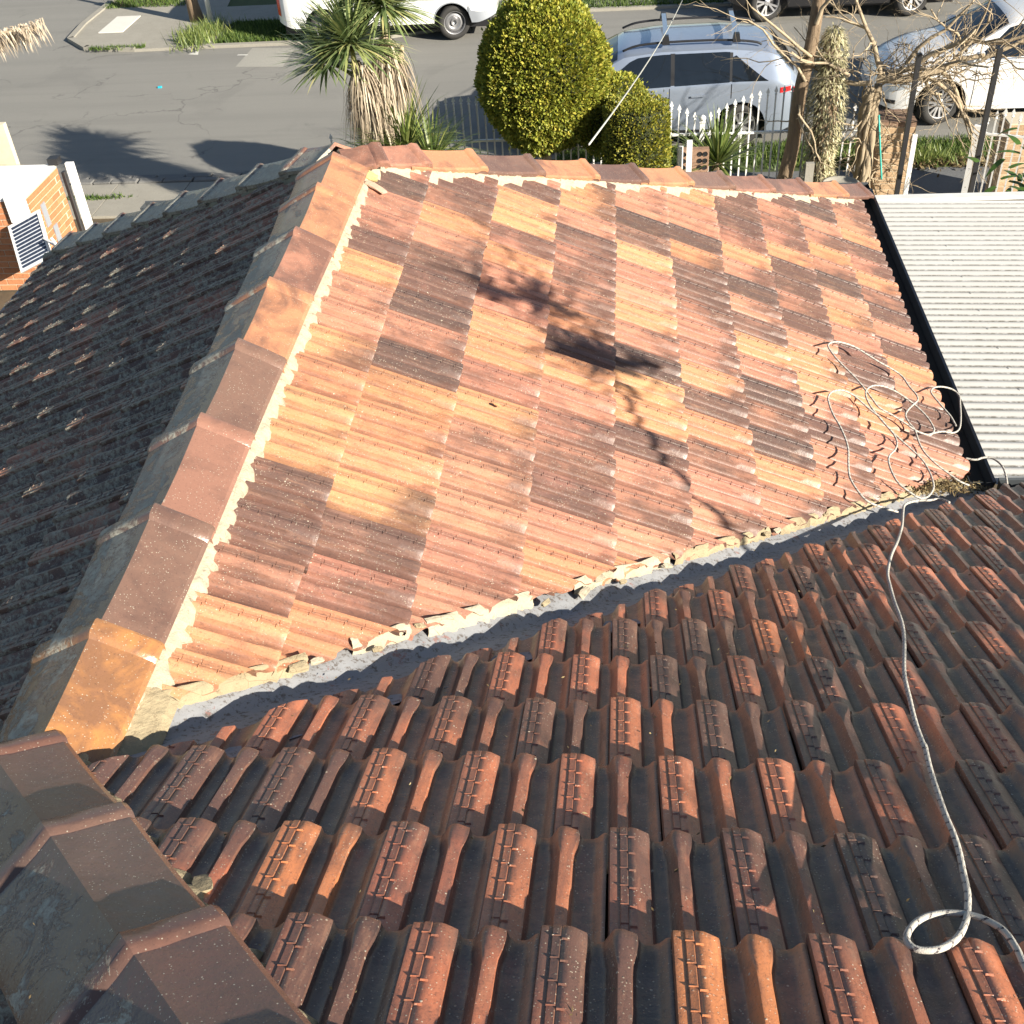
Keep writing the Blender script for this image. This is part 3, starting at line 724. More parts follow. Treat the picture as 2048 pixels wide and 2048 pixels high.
# crumbling mortar pieces along the cut edge of the orange slope
def chunk(c, ux, uy, un, lx, ly, lz, rnd):
    bm = bmesh.new(); bmesh.ops.create_icosphere(bm, subdivisions=2, radius=1.0)
    sd_ = rnd.random()*50
    for v in bm.verts:
        p = v.co.copy(); k = 1 + 0.28*noise.noise(p*1.7 + Vector((sd_,0,0))) + 0.12*noise.noise(p*5 + Vector((sd_,3,0)))
        p = Vector((max(-.75, min(.75, p.x)), max(-.7, min(.7, p.y)), max(-.6, min(.6, p.z)))) * k
        v.co = HM @ (c + ux*(p.x*lx) + uy*(p.y*ly) + un*(p.z*lz))
    return bm
def strip(x0, x1, mat, off, hh, wd, seed):
    pts = []
    n = int((x1 - x0) / 0.010)
    for i in range(n):
        x = x0 + (x1-x0)*i/(n-1); jo = 0.012*noise.noise(Vector((x*9, seed, 0)))
        pts.append((Vector((x, x, zA(x))) + pa*(off + 0.048 + jo), -pa, nA, hh*0.5 - 0.006, -0.034))
    ribbon('mortar_pointing', pts, mat, wd*0.8, seed, thick=0.012, jag=0.02, teeth=0.5)
vx = vax.normalized()
strip(0.05, 0.46, M_mortar_d, 0.045, 0.004, 0.055, 21)
strip(0.56, 0.70, M_mortar, 0.05, 0.010, 0.05, 22)
strip(0.74, 1.03, M_mortar, 0.045, 0.006, 0.062, 23)
strip(1.16, 1.50, M_mortar, 0.045, 0.010, 0.052, 24)
strip(1.52, 1.93, M_mortar_d, 0.04, 0.006, 0.045, 25)
strip(1.98, 2.85, M_mortar_d, 0.045, 0.008, 0.055, 26)
rr = random.Random(11)
for x, l, m_ in ((0.43,.05,M_mortar_d),(0.47,.035,M_mortar),(0.60,.03,M_mortar_d),(0.72,.03,M_mortar_d),(1.05,.035,M_mortar_d),(1.17,.055,M_mortar),(1.24,.045,M_mortar),(1.30,.03,M_mortar_d),(1.47,.035,M_mortar),(1.90,.035,M_mortar_d),(1.95,.04,M_mortar),(2.2,.03,M_mortar_d),(2.5,.035,M_mortar_d),(2.62,.03,M_mortar)):
    c = Vector((x, x, zA(x) - 0.006)) + pa * rr.uniform(0.03, 0.09)
    obj('mortar_lump', chunk(c, (vx + pa*rr.uniform(-.4,.4)).normalized(), pa, nA, l*0.8, l*0.36, 0.009, rr), m_, roof)
# lumps of mortar beside the near hip and in the junction
for s, o_, l, hgt in ((0.36,0.185,.050,.008),(0.49,0.175,.040,.008),(0.02,0.15,.06,.010),(-0.06,0.16,.06,.010)):
    c = Vector((s-0.100, -s-0.100, zC(-s-0.100))) + sC*o_ - nC*0.004
    obj('mortar_lump', chunk(c, (hc + sC*0.3).normalized(), sC, nC, l, l*0.6, hgt, rr), M_mortar_d, roof)
obj('mortar_lump', chunk(Vector((0.115, 0.13, zA(0.115)-0.002)), AX, Vector((1,0,-.5)).normalized(), nA, 0.15, 0.075, 0.020, rr), M_mortar_d, roof)
# mortar filling at the apex, yellowed
obj('mortar_lump', chunk(Vector((0.085, LF-0.17, zA(0.085)+0.012)), (AX*-0.3+Vector((1,0,-.5))).normalized(), AX, nA, 0.085, 0.045, 0.018, rr), mortar_mat("yellow_mortar", (0.52,0.42,0.16), (0.62,0.52,0.24)), roof)

# ---- gutters and walls
def gutter(name, a, b, out, mat, mat_in, w=0.115, parent=house):
    a = Vector(a); b = Vector(b); out = Vector(out); prof = [(0.0, 0.015), (0.0, -0.085), (0.018, -0.105), (0.080, -0.105), (w-0.01, -0.085), (w, -0.02), (w, 0.010), (w+0.012, 0.018), (w+0.016, 0.010), (w+0.010,0.002), (w+0.006, -0.02), (w-0.004,-0.09), (0.084,-0.110), (0.014,-0.110), (-0.004,-0.088), (-0.004, 0.015)]
    V = []; F = []
    for p in (a, b):
        for o_, z in prof: V.append(HM @ (p + out*o_ + Vector((0,0,z))))
    n = len(prof)
    for k in range(n): F.append((k, (k+1) % n, n + (k+1) % n, n + k))
    bm = bmesh.new(); vs = [bm.verts.new(v) for v in V]
    for f in F: bm.faces.new([vs[i] for i in f])
    # end caps of the trough
    for e0 in (0, n): bm.faces.new([vs[e0+i] for i in (0,1,2,3,4,5,6)])
    bmesh.ops.recalc_face_normals(bm, faces=bm.faces)
    o = obj(name, bm, mat, parent)
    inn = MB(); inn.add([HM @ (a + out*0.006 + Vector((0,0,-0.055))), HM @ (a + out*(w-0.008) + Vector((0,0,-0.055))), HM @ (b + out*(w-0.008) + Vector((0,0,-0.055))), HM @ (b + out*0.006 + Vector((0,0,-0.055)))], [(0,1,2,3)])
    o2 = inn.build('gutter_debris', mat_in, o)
    return o
zE = -1.625
gutter('gutter', (3.052, 3.10, zE), (3.052, 6.74, zE), (1,0,0), M_gutter, M_gutter_in)
gutter('gutter', (-2.56, 6.72, zE), (3.17, 6.72, zE), (0,1,0), M_gutter, M_gutter_in)
gutter('gutter', (3.2, 3.03, zE), (6.1, 3.03, zE), (0,1,0), M_gutter, M_gutter_in, w=0.09)
M_wgut = concrete_mat("pale_gutter_paint", (0.50,0.50,0.46), (0.72,0.72,0.68))
gutter('gutter', (EAVE_B-0.01, 5.62, -1.455), (EAVE_B-0.01, -3.0, -1.455), (-1,0,0), M_wgut, M_gutter_in)
wl = MB()
wl.box(-2.45, 2.85, -5.8, 6.45, 0.0, 3.32); o = wl.build('wall', M_wall, house)
wl = MB(); wl.box(2.86, 5.8, -5.8, 2.75, 0.0, 3.30); o = wl.build('wall', M_wall, house)
# leaf litter heaped where valley meets gutter
def litter(name, n, centre, spread, dirs, mat, size, seed, kindstuff=True, parent=None, hscale=0.03):
    r = random.Random(seed); m = MB()
    for i in range(n):
        a = r.gauss(0, 1); b = r.gauss(0, 1)
        c = Vector(centre) + dirs[0]*(a*spread[0]) + dirs[1]*(b*spread[1]) + Vector((0,0,abs(r.gauss(0,1))*hscale*math.exp(-(a*a+b*b)/2)))
        d1 = Vector((r.uniform(-1,1), r.uniform(-1,1), r.uniform(-.5,.5))).normalized(); d2 = d1.cross(Vector((r.uniform(-1,1), r.uniform(-1,1), 1))).normalized()
        s1 = size*r.uniform(.5,1.5); s2 = s1*r.uniform(.2,.5)
        m.add([c-d1*s1, c+d2*s2, c+d1*s1, c-d2*s2], [(0,1,2,3)])
    o = m.build(name, mat, parent)
    if kindstuff: o["kind"] = "stuff"
    return o
M_litter = leaf_mat("leaf_litter", [(0.0,(0.06,0.04,0.02)),(0.5,(0.20,0.14,0.06)),(1.0,(0.42,0.34,0.18))], 0.9, 0.1)
o = litter('leaf_litter', 900, (2.86, 2.90, zA(2.86)+0.0), (0.16, 0.035), (Vector((1,0.75,-T)).normalized(), Vector((-1,1,0)).normalized()), M_litter, 0.012, 5)
tag(o, 'dry leaf and moss litter heaped at the low end of the valley', 'leaf litter')
o = litter('leaf_debris', 620, (1.75, 0.4, zC(0.4)+0.006), (0.75, 1.0), (Vector((1,0,0)), Vector((0,CP,-SP))), M_litter, 0.0045, 6, hscale=0.0)
tag(o, 'tiny dry leaf scraps scattered over the nearer dark tile slope', 'leaf scraps')
# broken shard lying on the orange slope
sh = chunk(Vector((0.150, LF-0.27, zA(0.150)+0.018)), Vector((0.9,-0.5,-0.35)).normalized(), Vector((0.4,0.9,-0.1)).normalized(), nA, 0.075, 0.030, 0.008, random.Random(3))
bmesh.ops.transform(sh, matrix=Matrix.Translation((0,0,-5)), verts=sh.verts)
tag(obj('mortar_shard', sh, simple("pink_shard", (0.55,0.36,0.26), 0.85, nscale=30, bump=0.4)), 'loose pale pink broken shard lying on the orange tiles below the apex', 'shard')
sh = chunk(Vector((0.80, 2.02, zA(0.80)+0.022)), Vector((1,0,-.5)).normalized(), AX, nA, 0.02, 0.008, 0.006, random.Random(5))
bmesh.ops.transform(sh, matrix=Matrix.Translation((0,0,-5)), verts=sh.verts)
tag(obj('clay_chip', sh, simple("orange_chip", (0.55,0.26,0.12), 0.8)), 'small orange chip of clay lying on a dark tile near the ridge', 'chip')

# ================================================================= CARPORT ROOF
cp = thing('carport', 'carport with pale grey corrugated steel roof beside the dark gutter', 'carport', (5, 5, -5))
V = []; F = []; ny = int((6.62 - 3.16) / 0.0762 * 8); nx = 2
for i in range(ny + 1):
    y = 3.16 + 3.46 * i / ny; z = 0.0085 * math.cos(2*math.pi*y/0.0762)
    for xx, dz in ((3.205, 0.0), (8.2, -0.12)): V.append((xx - 5, y - 5, -1.665 + z + dz + 5))
for i in range(ny): F.append((i*2, i*2+1, i*2+3, i*2+2))
o = obj('roof_sheet', mesh_from('roof_sheet', V, F, M_steel, True), None, cp)
m = MB(); m.box(3.20-5, 8.2-5, 6.622-5, 6.70-5, 3.325, 3.352); m.box(3.20-5, 8.2-5, 6.694-5, 6.705-5, 3.24, 3.325); m.build('edge_capping', simple("pale_steel", (0.66,0.65,0.62), 0.45), cp)
for px, py in ((3.5, 6.5), (7.9, 6.5), (7.9, 3.4)):
    m = MB(); m.box(px-.045-5, px+.045-5, py-.045-5, py+.045-5, 0, 3.20); m.build('post', M_black_iron, cp)

# ================================================================= ROPE
def catmull(P, n=5):
    P = [Vector(p) for p in P]; out = []
    for i in range(len(P) - 1):
        p0 = P[max(i-1,0)]; p1 = P[i]; p2 = P[i+1]; p3 = P[min(i+2, len(P)-1)]
        for k in range(n):
            t = k / n
            out.append(0.5*((2*p1) + (p2-p0)*t + (2*p0-5*p1+4*p2-p3)*t*t + (3*p1-p0-3*p2+p3)*t*t*t))
    out.append(P[-1]); return out
def rope_bm(m, P, rad=0.006, seg=8):
    P = catmull(P, 6); base = len(m.v); m.tube(P, rad, seg)
    acc = 0; idx = 0
    for i, p in enumerate(P):
        if i: acc += (P[i] - P[i-1]).length
        for k in range(seg):
            m.c.append((acc, k/seg, 0, 1))
ROPE_C=[(1.863,-0.708,0.404),(1.865,-0.671,0.384),(1.868,-0.636,0.366),(1.866,-0.596,0.345),(1.853,-0.572,0.333),(1.829,-0.554,0.323),(1.794,-0.550,0.321),(1.758,-0.561,0.327),(1.730,-0.583,0.338),(1.712,-0.611,0.353),(1.709,-0.632,0.364),(1.721,-0.644,0.370),(1.747,-0.643,0.370),(1.775,-0.625,0.360),(1.795,-0.603,0.349),(1.814,-0.571,0.332),(1.825,-0.545,0.319),(1.842,-0.495,0.292),(1.855,-0.434,0.260),(1.869,-0.368,0.226),(1.878,-0.308,0.195),(1.884,-0.248,0.163),(1.896,-0.157,0.116),(1.910,-0.063,0.067),(1.931,0.047,0.009),(1.927,0.029,0.019),(1.942,0.148,-0.044),(1.968,0.295,-0.120),(2.000,0.460,-0.206),(2.061,0.683,-0.323),(2.099,0.848,-0.409),(2.131,1.052,-0.516),(2.160,1.213,-0.600),(2.191,1.364,-0.679),(2.261,1.588,-0.795),(2.343,1.807,-0.910),(2.426,2.053,-1.039),(2.494,2.289,-1.162),(2.544,2.439,-1.240),(2.615,2.520,-1.283),(2.676,2.529,-1.287),(2.731,2.552,-1.299),(2.749,2.484,-1.264) ]
ROPE_A=[(2.506,2.423,-1.270),(2.402,2.401,-1.215),(2.351,2.413,-1.189),(2.320,2.464,-1.173),(2.300,2.544,-1.162),(2.313,2.659,-1.169),(2.331,2.772,-1.178),(2.332,2.864,-1.179),(2.319,2.960,-1.172),(2.301,3.031,-1.163),(2.292,3.109,-1.158),(2.296,3.188,-1.160),(2.330,3.266,-1.178),(2.392,3.327,-1.210),(2.445,3.329,-1.238),(2.485,3.295,-1.258),(2.530,3.252,-1.282),(2.569,3.218,-1.302),(2.602,3.156,-1.320),(2.649,3.092,-1.344),(2.704,3.036,-1.373),(2.745,2.982,-1.394),(2.761,2.924,-1.403),(2.766,2.848,-1.405),(2.754,2.762,-1.399),(2.703,2.663,-1.372),(2.651,2.619,-1.345),(2.599,2.638,-1.318),(2.557,2.674,-1.296),(2.542,2.741,-1.289),(2.540,2.817,-1.287),(2.557,2.885,-1.296),(2.601,2.963,-1.319),(2.627,3.041,-1.333),(2.623,3.110,-1.331),(2.590,3.172,-1.313),(2.557,3.235,-1.296),(2.532,3.305,-1.283),(2.526,3.379,-1.280),(2.541,3.444,-1.288),(2.586,3.520,-1.311),(2.651,3.571,-1.345),(2.716,3.581,-1.379),(2.776,3.559,-1.410),(2.831,3.521,-1.440),(2.874,3.460,-1.462),(2.891,3.394,-1.470),(2.891,3.342,-1.471),(2.855,3.272,-1.452),(2.812,3.254,-1.430),(2.765,3.251,-1.405),(2.717,3.279,-1.380),(2.660,3.300,-1.350),(2.588,3.322,-1.313),(2.560,3.379,-1.298),(2.529,3.461,-1.282),(2.500,3.520,-1.267),(2.469,3.563,-1.250),(2.424,3.625,-1.227),(2.394,3.686,-1.211),(2.379,3.746,-1.203),(2.404,3.804,-1.216),(2.461,3.860,-1.246),(2.547,3.887,-1.291),(2.624,3.863,-1.331),(2.685,3.840,-1.363),(2.756,3.825,-1.400),(2.808,3.794,-1.427),(2.832,3.714,-1.440),(2.860,3.651,-1.454),(2.855,3.593,-1.452),(2.816,3.522,-1.431),(2.765,3.430,-1.405),(2.738,3.358,-1.391),(2.745,3.299,-1.394),(2.765,3.251,-1.405),(2.764,3.139,-1.404),(2.778,3.064,-1.412),(2.823,3.002,-1.435),(2.875,2.968,-1.463),(2.927,2.934,-1.489),(2.980,2.935,-1.517) ]
ROPE_A2=[(2.837,3.259,-1.442),(2.888,3.315,-1.469),(2.949,3.372,-1.501),(3.013,3.406,-1.534),(3.068,3.486,-1.563),(3.111,3.624,-1.586),(3.149,3.791,-1.605),(3.166,3.875,-1.614),(3.138,3.919,-1.600),(3.073,3.897,-1.566),(3.009,3.839,-1.532),(2.971,3.767,-1.513),(2.981,3.718,-1.518),(3.008,3.655,-1.532),(3.040,3.584,-1.548),(3.050,3.525,-1.554),(3.052,3.500,-1.555) ]
ROPE_G=[(3.055,3.247,-1.570),(3.102,3.234,-1.570),(3.148,3.253,-1.570),(3.189,3.246,-1.570),(3.218,3.191,-1.570),(3.220,3.119,-1.570),(3.206,3.025,-1.570) ]
lift_ = lambda L, n, h: [Vector(p) + n*h for p in L]
mr = MB(); rope_bm(mr, lift_(ROPE_C, nC, 0.010), 0.0058); rope_bm(mr, lift_(ROPE_A, nA, 0.014), 0.0048); rope_bm(mr, lift_(ROPE_A2, nA, 0.014), 0.0048); rope_bm(mr, ROPE_G, 0.0055)
tag(mr.build('rope', M_rope, None, smooth=True), 'white flecked rope coiled over the tiles and running down to a loop', 'rope')

m = MB(); rs = random.Random(2)
for xs_ in (3.55, 4.45, 5.35):
    for i in range(15):
        y_ = 3.16 + 0.0762*3*(i) + 0.0762*0.02; y_ = round(y_/0.0762)*0.0762
        if y_ > 6.55: continue
        m.lathe([(0,.0115),(.006,.0105),(.011,.009),(.012,.004)], 8, Matrix.Translation((xs_-5+rs.uniform(-.006,.006), y_-5, 5-1.665-0.024*(xs_-3.2))))
m.build('screws', simple("screw_heads", (0.30,0.30,0.29), 0.5), cp)
# ================================================================= STREET
GZ = -5.0
def sheet(name, pts, z, mat, kind='structure', parent=None):
    me = mesh_from(name, [(x, y, z) for x, y in pts], [tuple(range(len(pts)))], mat)
    bm = bmesh.new(); bm.from_mesh(me); bm.normal_update()
    if bm.faces[:][0].normal.z < 0: bmesh.ops.reverse_faces(bm, faces=bm.faces[:])
    bm.to_mesh(me); bm.free()
    o = obj(name, me, None, parent)
    if kind: o["kind"] = kind
    return o
sheet('ground', [(-150,-60),(150,-60),(150,200),(-150,200)], GZ-0.02, M_soil)
sheet('road', [(-150,15.78),(-1.5,15.78),(0.2,16.0),(1.0,16.25),(150,16.25),(150,24.15),(0.2,24.15),(-1.2,23.9),(-2.4,23.2),(-4.0,22.62),(-9.0,22.55),(-10.2,22.75),(-10.85,23.5),(-10.98,24.6),(-10.95,60),(-150,60)], GZ-0.012, M_asph)
sheet('road_patch', [(-6.45,21.28),(-5.44,21.17),(-5.46,22.39),(-6.41,22.5)], GZ-0.008, M_patch)
M_chalk = simple("worn_road_paint", (0.55,0.54,0.50), 0.9, nscale=30, var=0.3)
sheet('road_marking', [(-7.73,22.23),(-7.57,22.48),(-7.49,22.17)], GZ-0.008, M_chalk)
sheet('road_marking', [(-6.62,22.02),(-6.40,22.0),(-6.38,22.06),(-6.6,22.08)], GZ-0.004, M_chalk)
M_scr = simple("road_scrape", (0.17,0.165,0.15), 0.9, nscale=12, var=0.4)
sheet('road_scrape', [(-7.60,17.68),(-7.3,17.72),(-7.05,17.78),(-7.08,17.85),(-7.35,17.80),(-7.58,17.74)], GZ-0.008, M_scr)
sheet('road_scrape', [(-9.86,22.08),(-9.70,22.27),(-9.45,22.36),(-9.0,22.36),(-9.0,22.40),(-9.5,22.42),(-9.76,22.32),(-9.9,22.10)], GZ-0.008, M_scr)
# bluestone kerb in two rows of rough stones, near side
rk = random.Random(5); x = -14.0
kerb = thing('kerb', 'rough dark bluestone kerb along the near edge of the road', 'kerb', (-7, 15.6, GZ))
while x < 1.0:
    l = rk.uniform(0.30, 0.52)
    for row, (ya, yb, zt) in enumerate(((15.60, 15.77, 0.028), (15.42, 15.585, 0.045))):
        bm = bmesh.new(); xo = x + (0.17 if row else 0)
        v, f = box_vf(xo+0.012-(-7), xo+l-0.012+7, ya+0.006-15.6, yb-0.006-15.6, -0.03, zt + rk.uniform(-.008,.008))
        vs = [bm.verts.new(p + Vector((rk.uniform(-.018,.018), rk.uniform(-.014,.014), rk.uniform(-.006,.006)))) for p in v]
        for q in f: bm.faces.new([vs[i] for i in q])
        bmesh.ops.bevel(bm, geom=bm.edges[:], offset=0.014, segments=1, affect='EDGES')
        obj('stone', bm, M_blue, kerb)
    x += l
# footpath slabs: pale at the left, asphalt at the right
fp = thing('footpath', 'pale concrete footpath slabs behind the bluestone kerb', 'footpath', (-7, 14.8, GZ)); fp['kind'] = 'structure'; del fp['category']
xx = -14.0
while xx < -0.2:
    m = MB(); m.box(xx+0.006+7, xx+1.19+7, -0.62, 0.60, -0.02, 0.022); bmx = None
    m.build('slab', M_conc, fp); xx += 1.2
sheet('path', [(0.0,13.95),(40,13.95),(40,15.25),(0.0,15.25)], GZ-0.006, M_path_dark)
sheet('path', [(5.05,7.5),(6.55,7.5),(6.6,13.95),(5.05,13.95)], GZ-0.006, M_path_dark)
sheet('verge', [(0.2,15.252),(40,15.252),(40,16.248),(1.0,16.248),(0.2,15.98)], GZ-0.006, M_ground_green)
sheet('verge', [(-8.4,22.7),(-4.0,22.66),(-2.5,23.24),(-1.3,23.95),(0.1,24.2),(60,24.2),(60,60),(-8.6,60)], GZ+0.02, M_ground_green)
sheet('footpath', [(-10.9,25.9),(-10.93,24.6),(-10.80,23.53),(-10.17,22.8),(-9.0,22.6),(-7.3,22.66),(-7.2,24.35),(60,24.9),(60,26.2),(-7.8,25.6),(-8.4,30),(-9.6,30),(-9.2,26.0)], GZ+0.036, M_conc)
# kerb of the far corner
kb = MB(); kp = [(-10.97,30),(-10.98,24.6),(-10.86,23.5),(-10.2,22.75),(-9.0,22.55),(-7.2,22.6),(-4.0,22.62),(-2.45,23.2),(-1.25,23.9),(0.15,24.15),(60,24.17)]
for (a, b), (c, d) in zip(kp[:-1], kp[1:]):
    dv = Vector((c-a, d-b, 0)).normalized(); nn = Vector((-dv.y, dv.x, 0))*0.14
    A_, B_ = Vector((a,b,0)), Vector((c,d,0)); z0, z1 = Vector((0,0,GZ-0.05)), Vector((0,0,GZ+0.07 if a < -9.2 else GZ+0.045))
    n_ = [A_+z0, B_+z0, B_+nn+z0, A_+nn+z0, A_+z1, B_+z1, B_+nn+z1, A_+nn+z1]
    kb.add(n_, [(0,3,2,1),(4,5,6,7),(0,1,5,4),(1,2,6,5),(2,3,7,6),(3,0,4,7)])
tag(kb.build('kerb', M_conc, None), kind='structure')
m = MB(); m.box(-10.28, -9.72, 23.87, 25.10, GZ+0.03, GZ+0.052)
tag(m.build('cover_slab', simple("pale_slab", (0.62,0.60,0.54), 0.85, nscale=4, var=0.08), None), 'bright pale rectangular slab set in the corner footpath', 'cover slab')
# grass
def grass(name, region, n, h, seed, label, cat='grass', mat=None, hvar=0.5):
    r = random.Random(seed); m = MB()
    for i in range(n):
        x, y, z, k = region(r)
        hh = h*k*r.uniform(1-hvar, 1+hvar); a = r.uniform(0, 6.28); w_ = 0.009*r.uniform(.6,1.8); lean = Vector((r.uniform(-1,1), r.uniform(-1,1), 0))*hh*0.6
        d = Vector((math.cos(a), math.sin(a), 0))*w_; p = Vector((x,y,z))
        m.add([p-d, p+d, p+lean+Vector((0,0,hh))], [(0,1,2)])
    o = m.build(name, mat or M_grass, None); tag(o, label, cat, kind='stuff'); return o
grass('grass', lambda r: (r.uniform(0.3,11), r.triangular(15.3,16.5,16.1), GZ-0.01, 1), 15000, 0.07, 1, 'green grass of the near verge beneath the silver and white cars')
grass('weeds', lambda r: (r.gauss(4.6 if r.random()<.5 else 5.9, 0.35), r.gauss(15.55,0.12), GZ, 1), 1500, 0.13, 2, 'bright leafy weeds at the edge of the verge by the path', 'weeds', M_yucca)
grass('grass', lambda r: (r.uniform(-7.3,-3.6), r.uniform(22.75,24.3), GZ+0.02, 1), 9000, 0.09, 3, 'dark green grass strip beside the white van')
grass('grass', lambda r: (r.uniform(-2.5,3.5), r.uniform(24.2,25.0), GZ+0.02, 1), 5000, 0.09, 4, 'green grass on the far verge in front of the white van')
grass('grass', lambda r: (r.uniform(-10.9,-8.9), r.uniform(25.8,28.5), GZ+0.03, 1), 4500, 0.08, 5, 'bright grass patch at the street corner beyond the pale slab')
grass('weeds', lambda r: (r.gauss(-7.75,.22), r.gauss(23.3,.42), GZ+0.03, 1), 1300, 0.20, 6, 'bright weed tuft around the foot of the white post', 'weeds', M_yucca)
grass('weeds', lambda r: (r.gauss(-7.05,.35), r.gauss(14.86,.04), GZ+0.02, 1), 260, 0.05, 7, 'thin green weeds growing in the near footpath joint', 'weeds')
grass('weeds', lambda r: (r.uniform(-10.0,-8.8), r.gauss(22.66,.05), GZ+0.04, 1), 420, 0.07, 8, 'weeds growing along the far corner kerb', 'weeds')
grass('garden_grass', lambda r: (r.uniform(-2.5,5.0), r.uniform(11.2,13.6), GZ-0.02, 1), 6500, 0.12, 9, 'shaded low green growth in the front garden behind the white fence', 'garden growth')
o = litter('leaf_litter', 1500, (6.3, 15.42, GZ+0.01), (0.8, 0.13), (Vector((1,0,0)), Vector((0,1,0))), M_litter, 0.04, 15, hscale=0.02); tag(o, 'brown dry leaves spilled on the verge beside the asphalt path', 'leaf litter')
sh = MB(); sh.box(-7.70,-7.63,20.14,20.19,GZ-0.01,GZ+0.02); tag(sh.build('litter', simple("cyan_plastic", (0.02,0.45,0.62), 0.5), None), 'small cyan piece of litter on the open road', 'litter')
# white post beyond the road
m = MB(); m.lathe([(0.0,0),(0.055,0),(0.055,2.9),(0.0,2.9)], 12)
po = thing('post', 'white round post in the weeds at the far street corner', 'post', (-7.75, 24.15, GZ))
m.build('shaft', M_white, po, smooth=True)
m = MB(); m.lathe([(0.06,0.0),(0.06,0.14),(0.0,0.145)], 12); m.build('sleeve', simple("pale_blue_paint", (0.35,0.50,0.60), 0.6), po)
m = MB(); m.tube([(-8.2,24.55,GZ),(-8.22,24.5,GZ+0.5),(-8.3,24.52,GZ+1.6)], [.17,.13,.11], 9)
tag(m.build('tree_stump', M_bark, None, smooth=True), 'thin dark street tree trunk behind the white post', 'tree trunk')

# ================================================================= VEHICLES
def wheel(car, x, y, R, side, rim_mat, spokes, style):
    wv = bpy.data.objects.new('wheel', None); wv.location = (x, y, R); wv.rotation_euler = (math.pi/2 * (1 if side < 0 else -1), 0, 0.3); link(wv, car)
    m = MB(); wd = 0.11
    m.lathe([(R*0.66,-wd),(R*0.93,-wd),(R*0.99,-wd*0.7),(R,0),(R*0.99,wd*0.7),(R*0.94,wd*0.98),(R*0.80,wd*1.06),(R*0.68,wd*0.98),(R*0.655,wd*0.85),(R*0.64,0),(R*0.66,-wd)], 36)
    m.build('tyre', M_tyre, wv, smooth=True)
    m = MB()
    m.lathe([(R*0.655,wd*0.80),(R*0.67,wd*0.97),(R*0.635,wd*0.94),(R*0.60,wd*0.55),(R*0.58,-wd*0.3)], 32)
    if style == 'steel':
        m.lathe([(0,wd*.25),(R*.12,wd*.35),(R*.14,wd*.75),(R*.20,wd*.78),(R*.24,wd*.30),(R*.40,wd*.62),(R*.50,wd*.55),(R*.60,wd*.2)], 28)
    else:
        for k in range(spokes):
            a = 2*math.pi*k/spokes
            for da in ((-0.13, 0.13) if style == 'split' else (0,)):
                pts = []
                hw = R*(0.045 if style == 'split' else 0.075)
                d0 = Vector((math.cos(a+da*0.4), math.sin(a+da*0.4), 0)); d1 = Vector((math.cos(a+da*1.6), math.sin(a+da*1.6), 0)); t = Vector((-d1.y, d1.x, 0))
                z0, z1 = wd*0.62, wd*0.88
                v = [d0*R*.12 - t*hw + Vector((0,0,z0)), d1*R*.63 - t*hw*1.2 + Vector((0,0,z1)), d1*R*.63 + t*hw*1.2 + Vector((0,0,z1)), d0*R*.12 + t*hw + Vector((0,0,z0))]
                v2 = [p - Vector((0,0,0.03)) for p in v]
                m.add(v + v2, [(0,1,2,3),(0,4,5,1),(1,5,6,2),(2,6,7,3),(3,7,4,0)])
        m.lathe([(0,wd*.74),(R*.11,wd*.74),(R*.17,wd*.66),(R*.18,wd*.4)], 16)
        for k in range(5):
            a = 2*math.pi*k/5 + .3; c = Vector((math.cos(a), math.sin(a), 0))*R*.12
            m.lathe([(0,wd*.80),(R*.025,wd*.79),(R*.025,wd*.6)], 6, Matrix.Translation(c))
    m.build('rim', rim_mat, wv)
    m = MB(); m.lathe([(0,wd*0.05),(R*0.60,wd*0.05)], 20); m.build('brake_disc', M_blackp, wv)
    return wv
def prof(pts, x):
    for (x0, y0), (x1, y1) in zip(pts[:-1], pts[1:]):
        if x <= x1: 
            t = (x - x0) / (x1 - x0) if x1 > x0 else 0
            return y0 + (y1 - y0) * max(0, min(1, t))
    return pts[-1][1]
